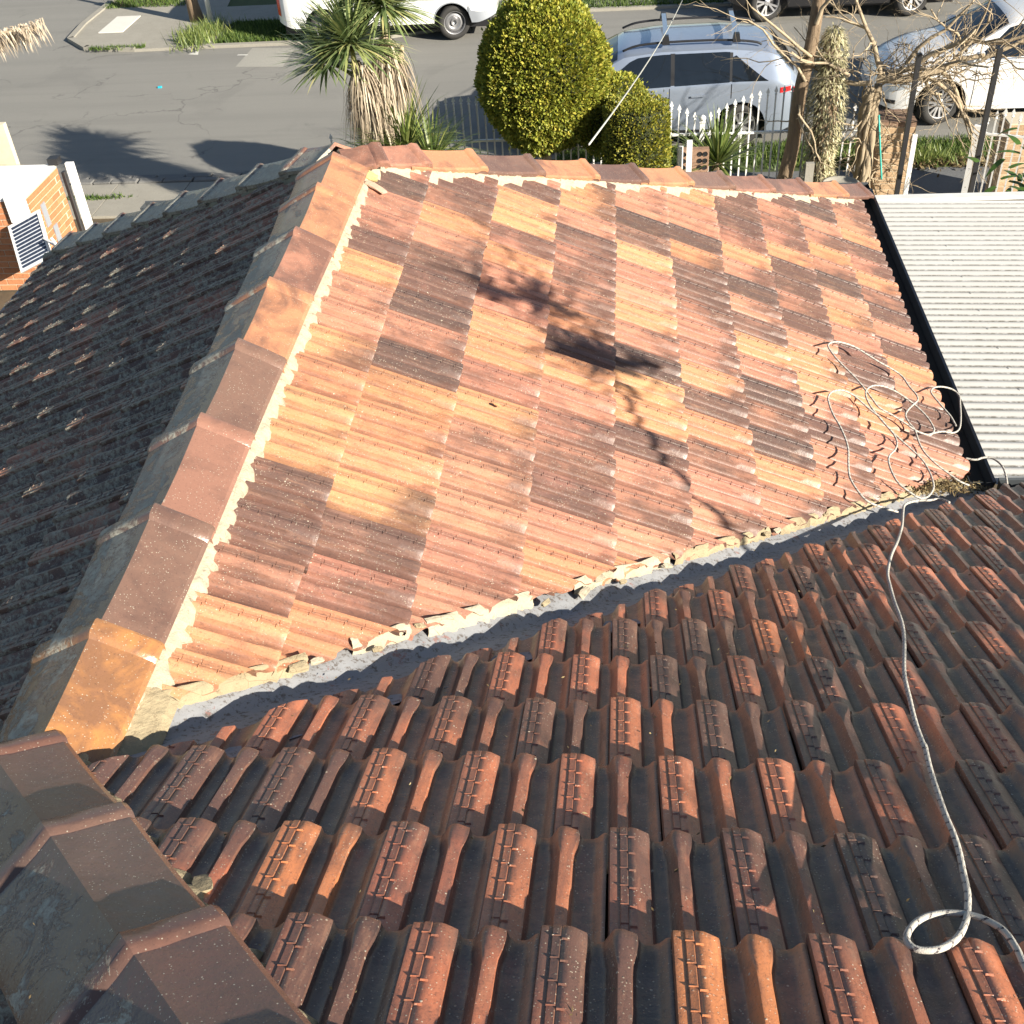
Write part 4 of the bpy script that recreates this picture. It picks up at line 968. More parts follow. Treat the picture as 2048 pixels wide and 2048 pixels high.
def car(name, label, loc, rz, L, W, top, belt, wheels, R, pm, sill=0.24, tumble=0.14, rim=None, spokes=5, style='split', round_=0.30, group=None):
    """x runs from the tail (0) to the nose (L); top/belt: outlines (x, z)"""
    o = thing(name, label, 'car' if 'van' not in name else 'van', loc, rz)
    hw = W/2; AR = R + 0.055
    xs = sorted(set([0, .02, .06, .12, .2, .3] + [L-.3, L-.2, L-.12, L-.06, L-.02, L] + [L*i/46 for i in range(47)] + [w_ + AR*math.cos(a*math.pi/12) for w_ in wheels for a in range(13)]))
    def halfw(x):
        e = min(x, L-x); k = 1 - max(0, 1 - e/(round_*1.6))**2.6 * 0.30
        return hw * k
    def S(x, s, inside=0.0):
        """s 0..1 lower side, 1..2 glass band, 2..3 roof half"""
        h = halfw(x); zt = prof(top, x); zb = min(prof(belt, x), zt - 0.03)
        e = min(x, L-x); lowlift = 0.10*max(0, 1 - e/0.35)
        z0 = sill + lowlift
        for w_ in wheels:
            d = abs(x - w_)
            if d < AR: z0 = max(z0, R + math.sqrt(max(0, AR*AR - d*d)))
        tb = tumble * min(1.0, max(0.0, (zt - zb) / 0.45)) + 0.03
        if s <= 1:
            z = z0 + (zb - z0)*s; bulge = 0.035*math.sin(math.pi*min(1, max(0, (z-0.2)/(zb-0.2+1e-6)))*0.9)
            return Vector((x, h - 0.035 + bulge, z))
        if s <= 2:
            t = s - 1; z = zb + (zt - 0.055 - zb)*t
            return Vector((x, h - 0.035 - tb*t**1.15 * 1.0, z if zt-0.055 > zb else zb))
        t = s - 2; y2 = h - 0.035 - tb
        return Vector((x, y2*(1-t), (zt - 0.055) + 0.055*math.sin(math.pi/2*min(1, t*2.4)) + 0.02*t))
    ss = [0, .08, .2, .35, .5, .65, .8, .92, 1, 1.15, 1.5, 1.85, 2, 2.06, 2.14, 2.3, 2.6, 3]
    V = []; F = []
    for x in xs:
        r_ = [S(x, s) for s in ss]; V += r_ + [Vector((p.x, -p.y, p.z)) for p in r_[-2::-1]]
    n = 2*len(ss) - 1
    for i in range(len(xs)-1):
        for k in range(n-1): F.append((i*n+k, (i+1)*n+k, (i+1)*n+k+1, i*n+k+1))
    F.append(tuple(range(n))); F.append(tuple((len(xs)-1)*n + k for k in range(n))[::-1])
    me = mesh_from('body', V, F, pm, True)
    bm = bmesh.new(); bm.from_mesh(me); bmesh.ops.recalc_face_normals(bm, faces=bm.faces)
    for e_ in bm.edges: e_.smooth = not (len(e_.link_faces) == 2 and e_.calc_face_angle(0) > 0.6)
    bm.to_mesh(me); bm.free(); obj('body', me, None, o)
    m = MB()
    m.box(0.12, L-0.12, -hw+0.20, hw-0.20, 0.20, 0.80)
    for w_ in wheels:
        for sd in (-1, 1):
            b0 = len(m.v); N = 14
            for k in range(N+1):
                a = math.pi*k/N
                for yy in (hw-0.045, hw-0.32): m.v.append(Vector((w_ + AR*math.cos(a), sd*yy, R + AR*math.sin(a))))
            for k in range(N): m.f.append((b0+2*k, b0+2*k+1, b0+2*k+3, b0+2*k+2))
            m.v.append(Vector((w_, sd*(hw-0.31), R)))
            for k in range(N): m.f.append((b0+2*k+1, b0+2*k+3, len(m.v)-1))
    m.build('underbody', M_blackp, o)
    for w_ in wheels:
        for sd in (-1, 1): wheel(o, w_, sd*(hw-0.13), R, sd, rim, spokes, style)
    def patch(nm, mat, xa, xb, sa_, sb_, sd, off=0.006, nn=10, clip=None):
        V = []; F = []
        for i in range(nn+1):
            x = xa + (xb-xa)*i/nn
            for k in range(5):
                s = sa_(x) + (sb_(x)-sa_(x))*k/4 if callable(sa_) else sa_ + (sb_-sa_)*k/4
                p = S(x, s); e1 = S(x+0.01, s) - p; e2 = S(x, s+0.02) - p; n_ = e1.cross(e2)
                n_ = n_.normalized() if n_.length > 1e-9 else Vector((0,1,0))
                if n_.y < 0 and s < 2: n_ = -n_
                if s >= 2 and n_.z < 0: n_ = -n_
                p = p + n_*off; V.append(Vector((p.x, p.y*sd, p.z)))
        for i in range(nn):
            for k in range(4): F.append((i*5+k, (i+1)*5+k, (i+1)*5+k+1, i*5+k+1))
        me = mesh_from(nm, V, F, mat, True)
        bm = bmesh.new(); bm.from_mesh(me); bmesh.ops.recalc_face_normals(bm, faces=bm.faces); bm.to_mesh(me); bm.free()
        return obj(nm, me, None, o)
    def top_patch(nm, mat, xa, xb, f0=0.0, off=0.006, nn=8, kx=0.0):
        V = []; F = []; K = 12
        for i in range(nn+1):
            for k in range(K+1):
                q = -1 + 2*k/K; x = xa + (xb-xa)*i/nn + kx*(abs(q)**2)
                s = 3 - abs(q)*(1.0-f0); p = S(x, s); e1 = S(x+0.01, s) - p; e2 = S(x, max(2.0, s-0.02)) - p
                n_ = e1.cross(e2); n_ = n_.normalized() if n_.length > 1e-9 else Vector((0,0,1))
                if n_.z < 0: n_ = -n_
                if q < 0: p = Vector((p.x, -p.y, p.z)); n_ = Vector((n_.x, -n_.y, n_.z))
                V.append(p + n_*off)
        for i in range(nn):
            for k in range(K): F.append((i*(K+1)+k, (i+1)*(K+1)+k, (i+1)*(K+1)+k+1, i*(K+1)+k+1))
        me = mesh_from(nm, V, F, mat, True); return obj(nm, me, None, o)
    return o, S, patch, top_patch
# silver wagon: tail towards +x
Lc = 4.72
suv, S1, pt1, tp1 = car('parked_wagon', 'silver blue wagon with two black roof bars parked behind the white fence', (4.12, 17.12, GZ), math.pi, Lc, 1.88,
    [(0,.86),(.04,1.02),(.12,1.10),(.42,1.42),(.55,1.47),(1.2,1.53),(2.2,1.52),(2.75,1.46),(3.55,1.06),(3.7,1.02),(4.3,.93),(4.62,.80),(4.72,.60)],
    [(0,.82),(.2,1.02),(1.0,1.02),(2.6,.95),(3.6,.90),(4.7,.70)], (0.95, 3.78), 0.345, M_silver, rim=M_alloy, spokes=5, style='split', tumble=0.17)
glz = lambda a: (lambda x: a)
def arc_s(xa, xb, lo, hi, tail):
    return (lambda x: lo), (lambda x: lo + (hi-lo)*min(1, max(0.02, min((x-xa)/tail, (xb-x)/0.30))))
for sd in (1, -1):
    a_, b_ = arc_s(0.55, 1.35, 1.05, 1.93, 0.55); pt1('quarter_window', M_glass, 0.55, 1.10, a_, b_, sd)
    pt1('rear_door_window', M_glass, 1.14, 1.98, 1.05, 1.93, sd)
    a2 = lambda x: 1.05; b2 = lambda x: 1.05 + 0.88*min(1, max(0.03, (3.35-x)/0.75)); pt1('front_door_window', M_glass, 2.04, 3.30, a2, b2, sd)
    pt1('pillar', M_blackp, 1.975, 2.045, 1.03, 1.95, sd, 0.005, 2); pt1('pillar', M_blackp, 1.095, 1.145, 1.04, 1.92, sd, 0.005, 2)
    pt1('tail_light', M_red, 0.05, 0.17, 0.74, 0.92, sd, 0.008); pt1('tail_light', M_red, 0.20, 0.36, 0.80, 0.90, sd, 0.008); pt1('lens', M_lamp, 0.17, 0.20, 0.76, 0.91, sd, 0.007)
    pt1('head_light', M_lamp, 4.35, 4.62, 0.62, 0.90, sd, 0.008)
    pt1('door_handle', M_silver, 1.50, 1.72, 0.80, 0.84, sd, 0.03)
    pt1('door_handle', M_silver, 2.45, 2.67, 0.80, 0.84, sd, 0.03)
    pt1('sill_trim', M_blackp, 1.40, 3.30, 0.0, 0.12, sd, 0.008)
    pt1('door_gap', M_blackp, 1.10, 1.113, 0.30, 1.0, sd, 0.002, 2); pt1('door_gap', M_blackp, 2.05, 2.063, 0.05, 1.0, sd, 0.002, 2); pt1('door_gap', M_blackp, 3.2, 3.213, 0.05, 1.0, sd, 0.002, 2)
    m = MB(); yr = sd*0.60
    m.tube(catmull([(0.66,yr,1.50),(0.80,yr,1.545),(1.3,yr,1.585),(2.1,yr,1.58),(2.55,yr,1.545),(2.78,yr,1.47)], 4), 0.018, 8); m.build('roof_rail', M_blackp, suv, smooth=True)
    m = MB(); m.lathe([(0,0),(.05,.02),(.065,.07),(.05,.12),(0,.13)], 10, Matrix.Translation((3.05, sd*1.0, 0.98))); m.build('mirror', M_silver, suv, smooth=True)
tp1('windscreen', M_glass, 2.86, 3.50, 0.06); tp1('rear_window', M_glass, 0.14, 0.42, 0.10)
for xb_ in (1.05, 2.12):
    b = bpy.data.objects.new('roof_bar', None); b.location = (xb_, 0, 1.60); link(b, suv)
    m = MB(); m.box(-.035,.035,-.66,.66,.055,.085); m.build('bar', M_chrome, b)
    for sd in (1,-1):
        m = MB(); m.add([(-.06,sd*.56,-.035),(.06,sd*.56,-.035),(.06,sd*.68,-.035),(-.06,sd*.68,-.035),(-.04,sd*.58,.09),(.04,sd*.58,.09),(.04,sd*.67,.09),(-.04,sd*.67,.09)], [(0,1,5,4),(1,2,6,5),(2,3,7,6),(3,0,4,7),(4,5,6,7)]); m.build('foot', M_blackp, b)
# white people mover, nose towards -x
Lm = 4.65
mpv, S2, pt2, tp2 = car('parked_people_mover', 'white people mover with seven spoke alloy wheels parked behind the brick pillar', (10.05, 17.80, GZ), math.pi, Lm, 1.80,
    [(0,1.1),(.08,1.35),(.3,1.58),(1.0,1.63),(2.3,1.62),(2.7,1.55),(3.48,1.12),(3.95,1.02),(4.35,.88),(4.58,.72),(4.65,.55)],
    [(0,1.02),(2.0,1.02),(3.4,1.0),(4.0,.90),(4.6,.62)], (0.85, 3.66), 0.345, M_wpaint, rim=M_alloy_d, spokes=7, style='split', tumble=0.16, round_=0.42)
for sd in (1, -1):
    pt2('front_window', M_glass, 2.20, 3.28, lambda x: 1.06, lambda x: 1.06 + 0.86*min(1, max(0.03, (3.36-x)/0.6)), sd); pt2('rear_window', M_glass, 0.4, 2.12, 1.06, 1.92, sd)
    pt2('head_light', M_lamp, 3.98, 4.48, lambda x: 0.66, lambda x: 0.66 + 0.30*min(1, (x-3.93)/0.3), sd, 0.008)
    pt2('fog_lamp', M_blackp, 4.35, 4.52, 0.20, 0.34, sd, 0.008)
    pt2('door_gap', M_blackp, 3.18, 3.193, 0.05, 1.0, sd, 0.002, 2); pt2('door_gap', M_blackp, 2.1, 2.113, 0.05, 1.0, sd, 0.002, 2)
    pt2('window_trim', M_chrome, 0.5, 3.3, lambda x: 1.0, lambda x: 1.045, sd, 0.010)
    m = MB(); m.lathe([(0,0),(.06,.02),(.075,.08),(.06,.14),(0,.16)], 10, Matrix.Translation((3.2, sd*0.98, 1.02))); m.build('mirror', M_wpaint, mpv, smooth=True)
tp2('windscreen', M_glass, 2.76, 3.44, 0.05)
# white van, nose towards +x
Lv = 4.55
van, S3, pt3, tp3 = car('parked_van', 'white van with grey bumper and steel wheels parked across the road', (-5.78, 23.32, GZ), 0, Lv, 1.72,
    [(0,1.75),(.05,1.85),(.2,1.93),(2.9,1.93),(3.2,1.85),(3.75,1.10),(4.3,.95),(4.5,.80),(4.55,.55)],
    [(0,1.05),(3.7,1.05),(4.5,.72)], (0.98, 3.68), 0.335, M_wpaint, sill=0.34, tumble=0.08, rim=M_alloy_d, style='steel', round_=0.25)
for sd in (1, -1):
    pt3('tail_light', M_red, 0.02, 0.10, 0.25, 0.85, sd, 0.01)
    pt3('front_bumper', M_greyp, 4.02, 4.54, 0.0, 0.42, sd, 0.018)
    pt3('arch_trim', M_greyp, 3.30, 4.05, lambda x: 0.0, lambda x: 0.07, sd, 0.012, 16)
    pt3('door_window', M_glass, 2.75, 3.55, lambda x: 1.08, lambda x: 1.08+.8*min(1,max(.03,(3.65-x)/.6)), sd)
    pt3('door_gap', M_blackp, 2.62, 2.633, 0.05, 1.0, sd, 0.002, 2); pt3('door_gap', M_blackp, 1.55, 1.563, 0.05, 1.0, sd, 0.002, 2)
    pt3('indicator', M_blackp, 3.10, 3.16, 0.70, 0.74, sd, 0.01)
tp3('windscreen', M_glass, 3.22, 3.74, 0.05)
# dark suv on the far side
dsu, S4, pt4, tp4 = car('parked_suv', 'black car with silver five spoke wheels at the far kerb', (8.1, 23.78, GZ), math.pi, 4.6, 1.86,
    [(0,1.0),(.1,1.3),(.5,1.62),(2.4,1.66),(2.9,1.55),(3.6,1.12),(4.3,1.0),(4.6,.65)], [(0,.98),(2.6,1.0),(4.5,.85)], (0.97, 3.84), 0.365, M_dpaint, rim=M_alloy, spokes=5, style='split', sill=0.28)
for sd in (1, -1): pt4('side_window', M_glass, 0.6, 3.3, lambda x: 1.06, lambda x: 1.06+.8*min(1,max(.03,(3.4-x)/.7)), sd)
sv = MB(); sv.box(9.3, 12.6, 26.6, 28.2, GZ, GZ+1.0)

# ================================================================= FENCE, GATE, PILLARS
def spear(m, x, y, z0, z1, r_=0.010):
    m.box(x-r_, x+r_, y-r_, y+r_, z0, z1-0.10)
    m.lathe([(r_*1.1,0),(r_*2.0,.012),(r_*1.1,.028),(r_*0.9,.035)], 6, Matrix.Translation((x,y,z1-.115)))
    m.add([(x-.026,y-.006,z1-.066),(x-.011,y-.008,z1-.078),(x+.011,y-.008,z1-.078),(x+.026,y-.006,z1-.066),(x,y,z1),
           (x-.026,y+.006,z1-.066),(x-.011,y+.008,z1-.078),(x+.011,y+.008,z1-.078),(x+.026,y+.006,z1-.066)],
          [(0,1,2,3,4),(8,7,6,5,4),(0,5,6,1),(1,6,7,2),(2,7,8,3),(0,4,5),(3,8,4)])
FY = 13.6
fence = thing('iron_fence', 'white wrought iron fence of spear pickets rising in scallops between ball posts', 'fence', (1.3, FY, GZ))
posts = [-2.0, 0.2, 2.4, 4.6]
for a, b in zip(posts[:-1], posts[1:]):
    n = 21
    for i in range(1, n):
        x = a + (b-a)*i/n; zt = -3.51 + 0.37*math.sin(math.pi*i/n)
        if x > 4.56 or x < -1.22: continue
        m = MB(); spear(m, x-1.3, 0, 0.22, zt - GZ); m.build('picket', M_fence, fence)
    for zr in (-3.76, -4.62):
        m = MB(); m.box(max(a, -1.26)-1.3+.03, b-1.3-.03, -.018, .018, zr-GZ-.014, zr-GZ+.014); m.build('rail', M_fence, fence)
m = MB(); spear(m, -2.62-1.3, -0.35, 0.1, 1.54); m.build('picket', M_fence, fence)
for x in posts[1:-1]:
    p_ = MB(); p_.box(x-1.3-.033, x-1.3+.033, -.033, .033, 0, 1.40); p_.box(x-1.3-.04, x-1.3+.04, -.04, .04, 1.40, 1.415)
    po = p_.build('post', M_fence, fence)
    m = MB(); m.lathe([(0,-.04),(.02,-.038),(.04,-.02),(.045,0),(.04,.02),(.02,.038),(0,.045)], 12, Matrix.Translation((x-1.3,0,1.455))); m.build('ball', M_fence, po, smooth=True)
def bricks(thingo, x0, x1, y0, y1, h, mat, bl=0.23, bw=0.11, bh=0.076, j=0.010, seed=1, mats=None):
    """perimeter bricks, every one its own object, round a mortar core"""
    r = random.Random(seed); core = MB(); core.box(x0+.008, x1-.008, y0+.008, y1-.008, 0, h-.004); core.build('mortar_core', M_bmort, thingo)
    cache = {}
    def put(cx, cy, cz, lx, ly):
        key = (round(lx,3), round(ly,3))
        if key not in cache:
            bm = bmesh.new(); v, f = box_vf(-lx/2, lx/2, -ly/2, ly/2, -bh/2, bh/2); vs = [bm.verts.new(p) for p in v]
            for q in f: bm.faces.new([vs[i] for i in q])
            bmesh.ops.bevel(bm, geom=bm.edges[:], offset=0.004, segments=1, affect='EDGES'); me = bpy.data.meshes.new('brick'); bm.to_mesh(me); bm.free(); me.materials.append(mat); cache[key] = me
        o = bpy.data.objects.new('brick', cache[key]); o.location = (cx, cy, cz); o.rotation_euler = (0, 0, r.uniform(-.006,.006)); link(o, thingo)
    nc = int(h // (bh + j))
    for c in range(nc):
        z = (c + 0.5)*(bh + j)
        for (a, b, fixed, axis) in ((x0, x1, y0 + bw/2, 'x'), (x0, x1, y1 - bw/2, 'x'), (y0 + bw + j, y1 - bw - j, x0 + bw/2, 'y'), (y0 + bw + j, y1 - bw - j, x1 - bw/2, 'y')):
            p = a; first = True
            while p < b - 0.03:
                l = bl if not (first and c % 2) else bl/2
                first = False
                l = min(l, b - p)
                if axis == 'x': put(p + l/2, fixed, z, l, bw)
                else: put(fixed, p + l/2, z, bw, l)
                p += l + j
    return nc*(bh + j)
bp = thing('brick_pillar', 'cream brick gate pillar with a brown brick cap beside the twisted vine', 'pillar', (4.96, 13.72, GZ))
hp = bricks(bp, -0.24, 0.24, -0.24, 0.24, 1.30, M_brick_c, seed=2)
for i in range(4):
    for k in range(2):
        m = MB(); m.box(-.235+i*.12, -.235+i*.12+.11, -.235+k*.24, -.235+k*.24+.23, hp, hp+.075); m.build('cap_brick', M_brick_r, bp)
bp2 = thing('brick_pillar', 'cream brick pillar partly hidden behind the open white gate', 'pillar', (6.75, 13.9, GZ))
bricks(bp2, -0.30, 0.60, -0.22, 0.22, 1.22, M_brick_c, seed=3)
gt = thing('gate', 'open white spear gate hung on a flaking post beside the asphalt path', 'gate', (5.93, 13.3, GZ), math.radians(-20))
m = MB(); m.box(-.045,.045,-.045,.045,0,1.36); m.build('gate_post', M_fence, gt)
for i in range(8):
    m = MB(); spear(m, 0.10 + .095*i, 0, 0.15, 1.42 + 0.20*math.sin(math.pi*(i+.8)/6.5) if i < 6 else 1.38); m.build('picket', M_fence, gt)
for z in (1.26, .25):
    m = MB(); m.box(.045,.84,-.015,.015,z-.014,z+.014); m.build('rail', M_fence, gt)
for (x, y, zt, lb) in ((4.83, 12.5, -2.45, 'slim black steel post standing in front of the cream brick pillar'), (5.62, 12.1, -2.30, 'slim black steel post standing in front of the open white gate')):
    m = MB(); m.box(-.028,.028,-.028,.028,0,zt-GZ); o = m.build('steel_post', M_black_iron, None); o.location = (x,y,GZ); tag(o, lb, 'post')
for (x, y, h_, wd_, mt, lb) in ((2.17, 12.5, 1.58, .035, M_white, 'narrow white stake standing just beyond the hip tiles'), (2.07, 12.62, 1.46, .03, M_white, 'short white stake left of the narrow white stake'), (3.61, 12.0, 1.45, .05, M_conc, 'weathered timber post between the two tree trunks'), (5.12, 13.2, 1.3, .03, M_fence, 'white slat leaning on the cream brick pillar'), (6.35, 12.0, 1.25, .045, M_white, 'short white round topped post in front of the open gate')):
    m = MB(); m.box(-wd_,wd_,-wd_*.6,wd_*.6,0,h_); bmx = m.build('stake', mt, None); bmx.location = (x,y,GZ); tag(bmx, lb, 'stake' if wd_ < .04 else 'post')
bk = thing('vent_block', 'dark block with rows of round holes standing behind the white stakes', 'block', (2.26, 12.9, GZ+1.02))
m = MB(); m.box(-.19,.19,-.05,.05,0,.30); m.build('block_body', M_brick_r, bk)
for i in (0,1,3,4):
    for k in range(3):
        m = MB(); m.lathe([(0,0),(.028,0),(.032,.006),(.032,-.01)], 12, Matrix.Translation((-.14+.07*i, -.052, .06+.09*k)) @ Matrix.Rotation(math.pi/2, 4, 'X')); m.build('hole', M_blackp, bk)
m = MB(); m.box(2.26-.16,2.26+.16,12.84,12.96,GZ,GZ+1.018); tag(m.build('plinth', M_brick_r, None), 'dark brick plinth carrying the block with round holes', 'plinth')
bb = thing('bird_bath', 'shallow round bird bath with a pale rim beside the brick pillar', 'bird bath', (4.08, 12.35, GZ))
m = MB(); m.lathe([(0,.98),(.14,.985),(.20,1.01),(.215,1.03),(.235,1.03),(.22,1.0),(.15,.95),(0,.93)], 24); m.build('bowl', M_conc, bb, smooth=True)
m = MB(); m.lathe([(.12,0),(.12,.06),(.06,.12),(.05,.8),(.09,.94)], 16); m.build('pedestal', M_conc, bb, smooth=True)
m = MB(); m.tube(catmull([(4.62,13.2,-3.43),(4.66,13.15,-3.7),(4.72,13.18,-4.0),(4.78,13.2,-4.3)], 4), 0.012, 6)
tag(m.build('hose', simple("green_hose", (0.05,0.42,0.36), 0.5), None, smooth=True), 'short green hose hanging on the twisted vine trunk', 'hose')
# overhead cable from the hip to the street
m = MB(); m.tube([Vector((1.10,4.70,-0.42)).lerp(Vector((3.52,31.3,-5.0+0.0) ), 0) if i == 0 else Vector((1.10,4.70,-0.42)) + (Vector((2.31,18.0,-3.21)) - Vector((1.10,4.70,-0.42)))*(i/10) + Vector((0,0,0.35*((i/10)**2 - i/10))) for i in range(11)], 0.006, 6)
tag(m.build('cable', simple("grey_cable", (0.42,0.42,0.38), 0.5), None, smooth=True), 'thin grey service cable running from the roof hip past the bushes', 'cable')

# ---- the neighbour's brick pier at the left, with solar panel
bz = thing('brick_pier', 'orange brick pier with a white flat top left of the house', 'brick pier', (-6.45, 12.4, GZ))
hz_ = bricks(bz, -1.25, 0.0, -0.55, 0.55, 1.32, M_brick_o, seed=5)
m = MB(); m.box(-1.27, -0.01, -.56, .56, hz_+.001, hz_+.045); m.build('coping', M_white, bz)
for (cy, cz) in ((-.12, .92), (.02, .55)):
    m = MB(); m.box(0.0,.012,cy-.09,cy+.03,cz-.16,cz+.16); m.build('vent_plate', M_greyp, bz)
m = MB(); m.box(-.24,.03,-.615,-.56,1.02,1.36); o = m.build('meter_box', M_white, None); o.location = (-6.45, 12.4, GZ); tag(o, 'white box fixed to the brick pier above the solar panel', 'box')
m = MB(); m.box(-.055,.055,-.03,.03,0,1.30); o = m.build('white_post', M_white, None); o.location = (-6.33, 13.10, GZ); tag(o, 'white board post beside the orange brick pier', 'post')
m = MB(); m.box(-.02,.02,-.035,.035,0,1.20); o = m.build('downpipe', M_black_iron, None); o.location = (-6.42, 13.03, GZ); tag(o, 'black strip pipe between brick pier and white post', 'pipe')
m = MB(); m.box(-.07,.07,-.07,.07,0,.09); o = m.build('corner_lamp', M_black_iron, None); o.location = (-6.47, 12.98, GZ+hz_+.045); tag(o, 'black lamp on the corner of the brick pier', 'lamp')
sp = thing('solar_panel', 'small tilted solar panel in a white frame by the brick pier', 'solar panel', (0,0,0))
TL, TR, BR, BL = [Vector(p) for p in ((-6.75,11.72,-4.03),(-6.23,11.72,-3.78),(-6.08,11.42,-4.28),(-6.59,11.42,-4.52))]
TL = Vector((-6.72,11.72,-4.00)); ex = (TR - TL); ey = (BL - TL); nn_ = ex.cross(ey).normalized(); nn_ = nn_ if nn_.y < 0 else -nn_
def pq(u, v_, d=0): return TL + ex*u + ey*v_ + nn_*d
def slabq(m, u0, u1, v0, v1, d0, d1):
    V = [pq(u0,v0,d0),pq(u1,v0,d0),pq(u1,v1,d0),pq(u0,v1,d0),pq(u0,v0,d1),pq(u1,v0,d1),pq(u1,v1,d1),pq(u0,v1,d1)]
    m.add(V, [(0,1,2,3),(4,7,6,5),(0,4,5,1),(1,5,6,2),(2,6,7,3),(3,7,4,0)])
m = MB(); slabq(m,0,1,0,.045,-.03,.008); slabq(m,0,1,.955,1,-.03,.008); slabq(m,0,.055,.045,.955,-.03,.008); slabq(m,.945,1,.045,.955,-.03,.008); m.build('frame', M_white, sp)
M_cell = simple("solar_cell", (0.035,0.045,0.075), 0.15, nscale=4)
M_back = simple("panel_backing", (0.62,0.65,0.70), 0.4)
m = MB(); slabq(m,.055,.945,.045,.955,-.02,-.004); m.build('backing', M_back, sp)
for i in range(3):
    for k in range(12):
        m = MB(); u0 = .068+.292*i; v0 = .058+.0745*k; slabq(m,u0,u0+.278,v0,v0+.052,-.004,0.0); m.build('cell', M_cell, sp)
m = MB(); m.tube([(-6.25,11.6,-4.1),(-5.88,11.3,-4.12)],.018,6); m.tube([(-5.98,11.35,-4.0),(-5.86,11.3,-4.22)],.02,6); m.build('bracket', M_white, sp)
m = MB(); m.box(-7.95,-7.27,13.4,13.5,GZ,-3.25); tag(m.build('timber_post', simple("pale_timber", (0.55,0.50,0.38), 0.8, nscale=6), None), 'pale timber gate panel at the left edge of the view', 'gate panel')

# ================================================================= PLANTS
def blade(m, p, d, L, w, droop, r, segs=4):
    d = d.normalized(); side = d.cross(Vector((0,0,1)))
    side = side.normalized() if side.length > .05 else Vector((1,0,0)); base = len(m.v); q = p.copy(); dd = d.copy()
    for i in range(segs + 1):
        f = i/segs; ww = w*(1 - f**1.8)*(0.6 + 0.4*min(1, f*4))
        if i == segs: m.v.append(q.copy())
        else: m.v += [q - side*ww, q + side*ww]
        dd = (dd + Vector((0,0,-droop/segs))).normalized(); q = q + dd*(L/segs)
    for i in range(segs - 1): m.f.append((base+2*i, base+2*i+1, base+2*i+3, base+2*i+2))
    m.f.append((base+2*segs-2, base+2*segs-1, base+2*segs))
def rosette(m, c, n, L, w, droop, seed, up=Vector((0,0,1)), lo=-0.35, spread=1.0):
    r = random.Random(seed)
    for i in range(n):
        a = r.uniform(0, 2*math.pi); el = r.uniform(lo, 1.0); el = max(lo, min(.97, el))
        d = Vector((math.cos(a)*math.sqrt(1-el*el), math.sin(a)*math.sqrt(1-el*el), el)); d = (d + up*0.25).normalized()
        blade(m, c + d*0.05, d, L*r.uniform(.7,1.12), w*r.uniform(.7,1.2), droop*r.uniform(.4,1.5), r)
cd_ = thing('cordyline', 'tall cordyline palm with spiky green heads over a pale skirt of dead leaves', 'palm', (-1.88, 12.93, GZ))
B0 = Vector((-1.88, 12.93, GZ))
CAMP = Vector((1.263, -1.585, 2.01)); SF = 0.932
def cw(v): v = Vector(v); return CAMP + (v - CAMP)*SF - B0
m = MB(); m.tube([Vector((0,0,0)), cw((-2.12,13.95,-4.4)), cw((-2.2,13.95,-3.4)), cw((-2.30,13.95,-2.75))], [.14,.12,.10,.07], 10)
m.tube([cw((-2.12,13.95,-4.1)), cw((-1.95,14.05,-3.3)), cw((-1.85,14.1,-2.3))], [.10,.08,.06], 10)
m.tube([cw((-1.95,14.05,-3.5)), cw((-1.72,14.0,-3.0)), cw((-1.66,13.95,-2.72)), cw((-1.62,13.9,-2.55))], [.06,.05,.04,.025], 8)
m.build('trunk', M_twig, cd_, smooth=True)
for c, n, L, s in (((-2.30,13.85,-2.50), 420, .86, 1), ((-1.84,14.1,-2.10), 330, .80, 2), ((-2.72,14.05,-2.80), 240, .72, 3), ((-2.15,14.3,-2.05), 200, .75, 4)):
    m = MB(); rosette(m, cw(c), n, L*SF, .022, .55, s); m.build('leaf_head', M_blade, cd_)
for c, n, L, s, dr in (((-2.20,13.85,-2.74), 560, .88, 4, 1.9), ((-1.86,14.0,-2.44), 540, .90, 5, 1.8), ((-2.05,13.85,-3.0), 400, .75, 6, 1.9)):
    m = MB(); r = random.Random(s)
    for i in range(n):
        a = r.uniform(0, 6.283); d = Vector((math.cos(a)*.55, math.sin(a)*.55, r.uniform(-.9,.25)))
        z = r.uniform(-.5,.0)
        blade(m, cw(c) + Vector((math.cos(a)*.07, math.sin(a)*.07, z)), d, L*r.uniform(.45,1.0), .009*r.uniform(.6,1.5), 2.2*dr, r, 5)
    m.build('dead_skirt', M_dead, cd_)
yc = thing('flax_clump', 'green flax clump with arching blades at the foot of the cordyline', 'flax', (-1.50, 12.75, GZ))
for (x, y, z, n, L, s) in ((0,0,1.42,360,.90,11), (.34,-.1,1.25,240,.80,12), (-.35,.1,1.2,170,.80,13)):
    m = MB(); rosette(m, Vector((x,y,z)), n, L, .016, .9, s, lo=0.05); m.build('leaf_head', M_yucca, yc)
m = MB(); m.tube([(0,0,0),(0,0,1.42)],[.12,.08],8); m.build('stem', M_bark, yc)
yu = thing('yucca', 'spiky green yucca behind the white fence left of the brown trunk', 'yucca', (2.60, 13.25, GZ))
m = MB(); rosette(m, Vector((0,0,.95)), 150, .74, .020, .25, 21, lo=-0.05); m.build('leaf_head', M_yucca, yu)
m = MB(); m.tube([(0,0,0),(0,0,.95)],[.10,.07],8); m.build('stem', M_bark, yu)
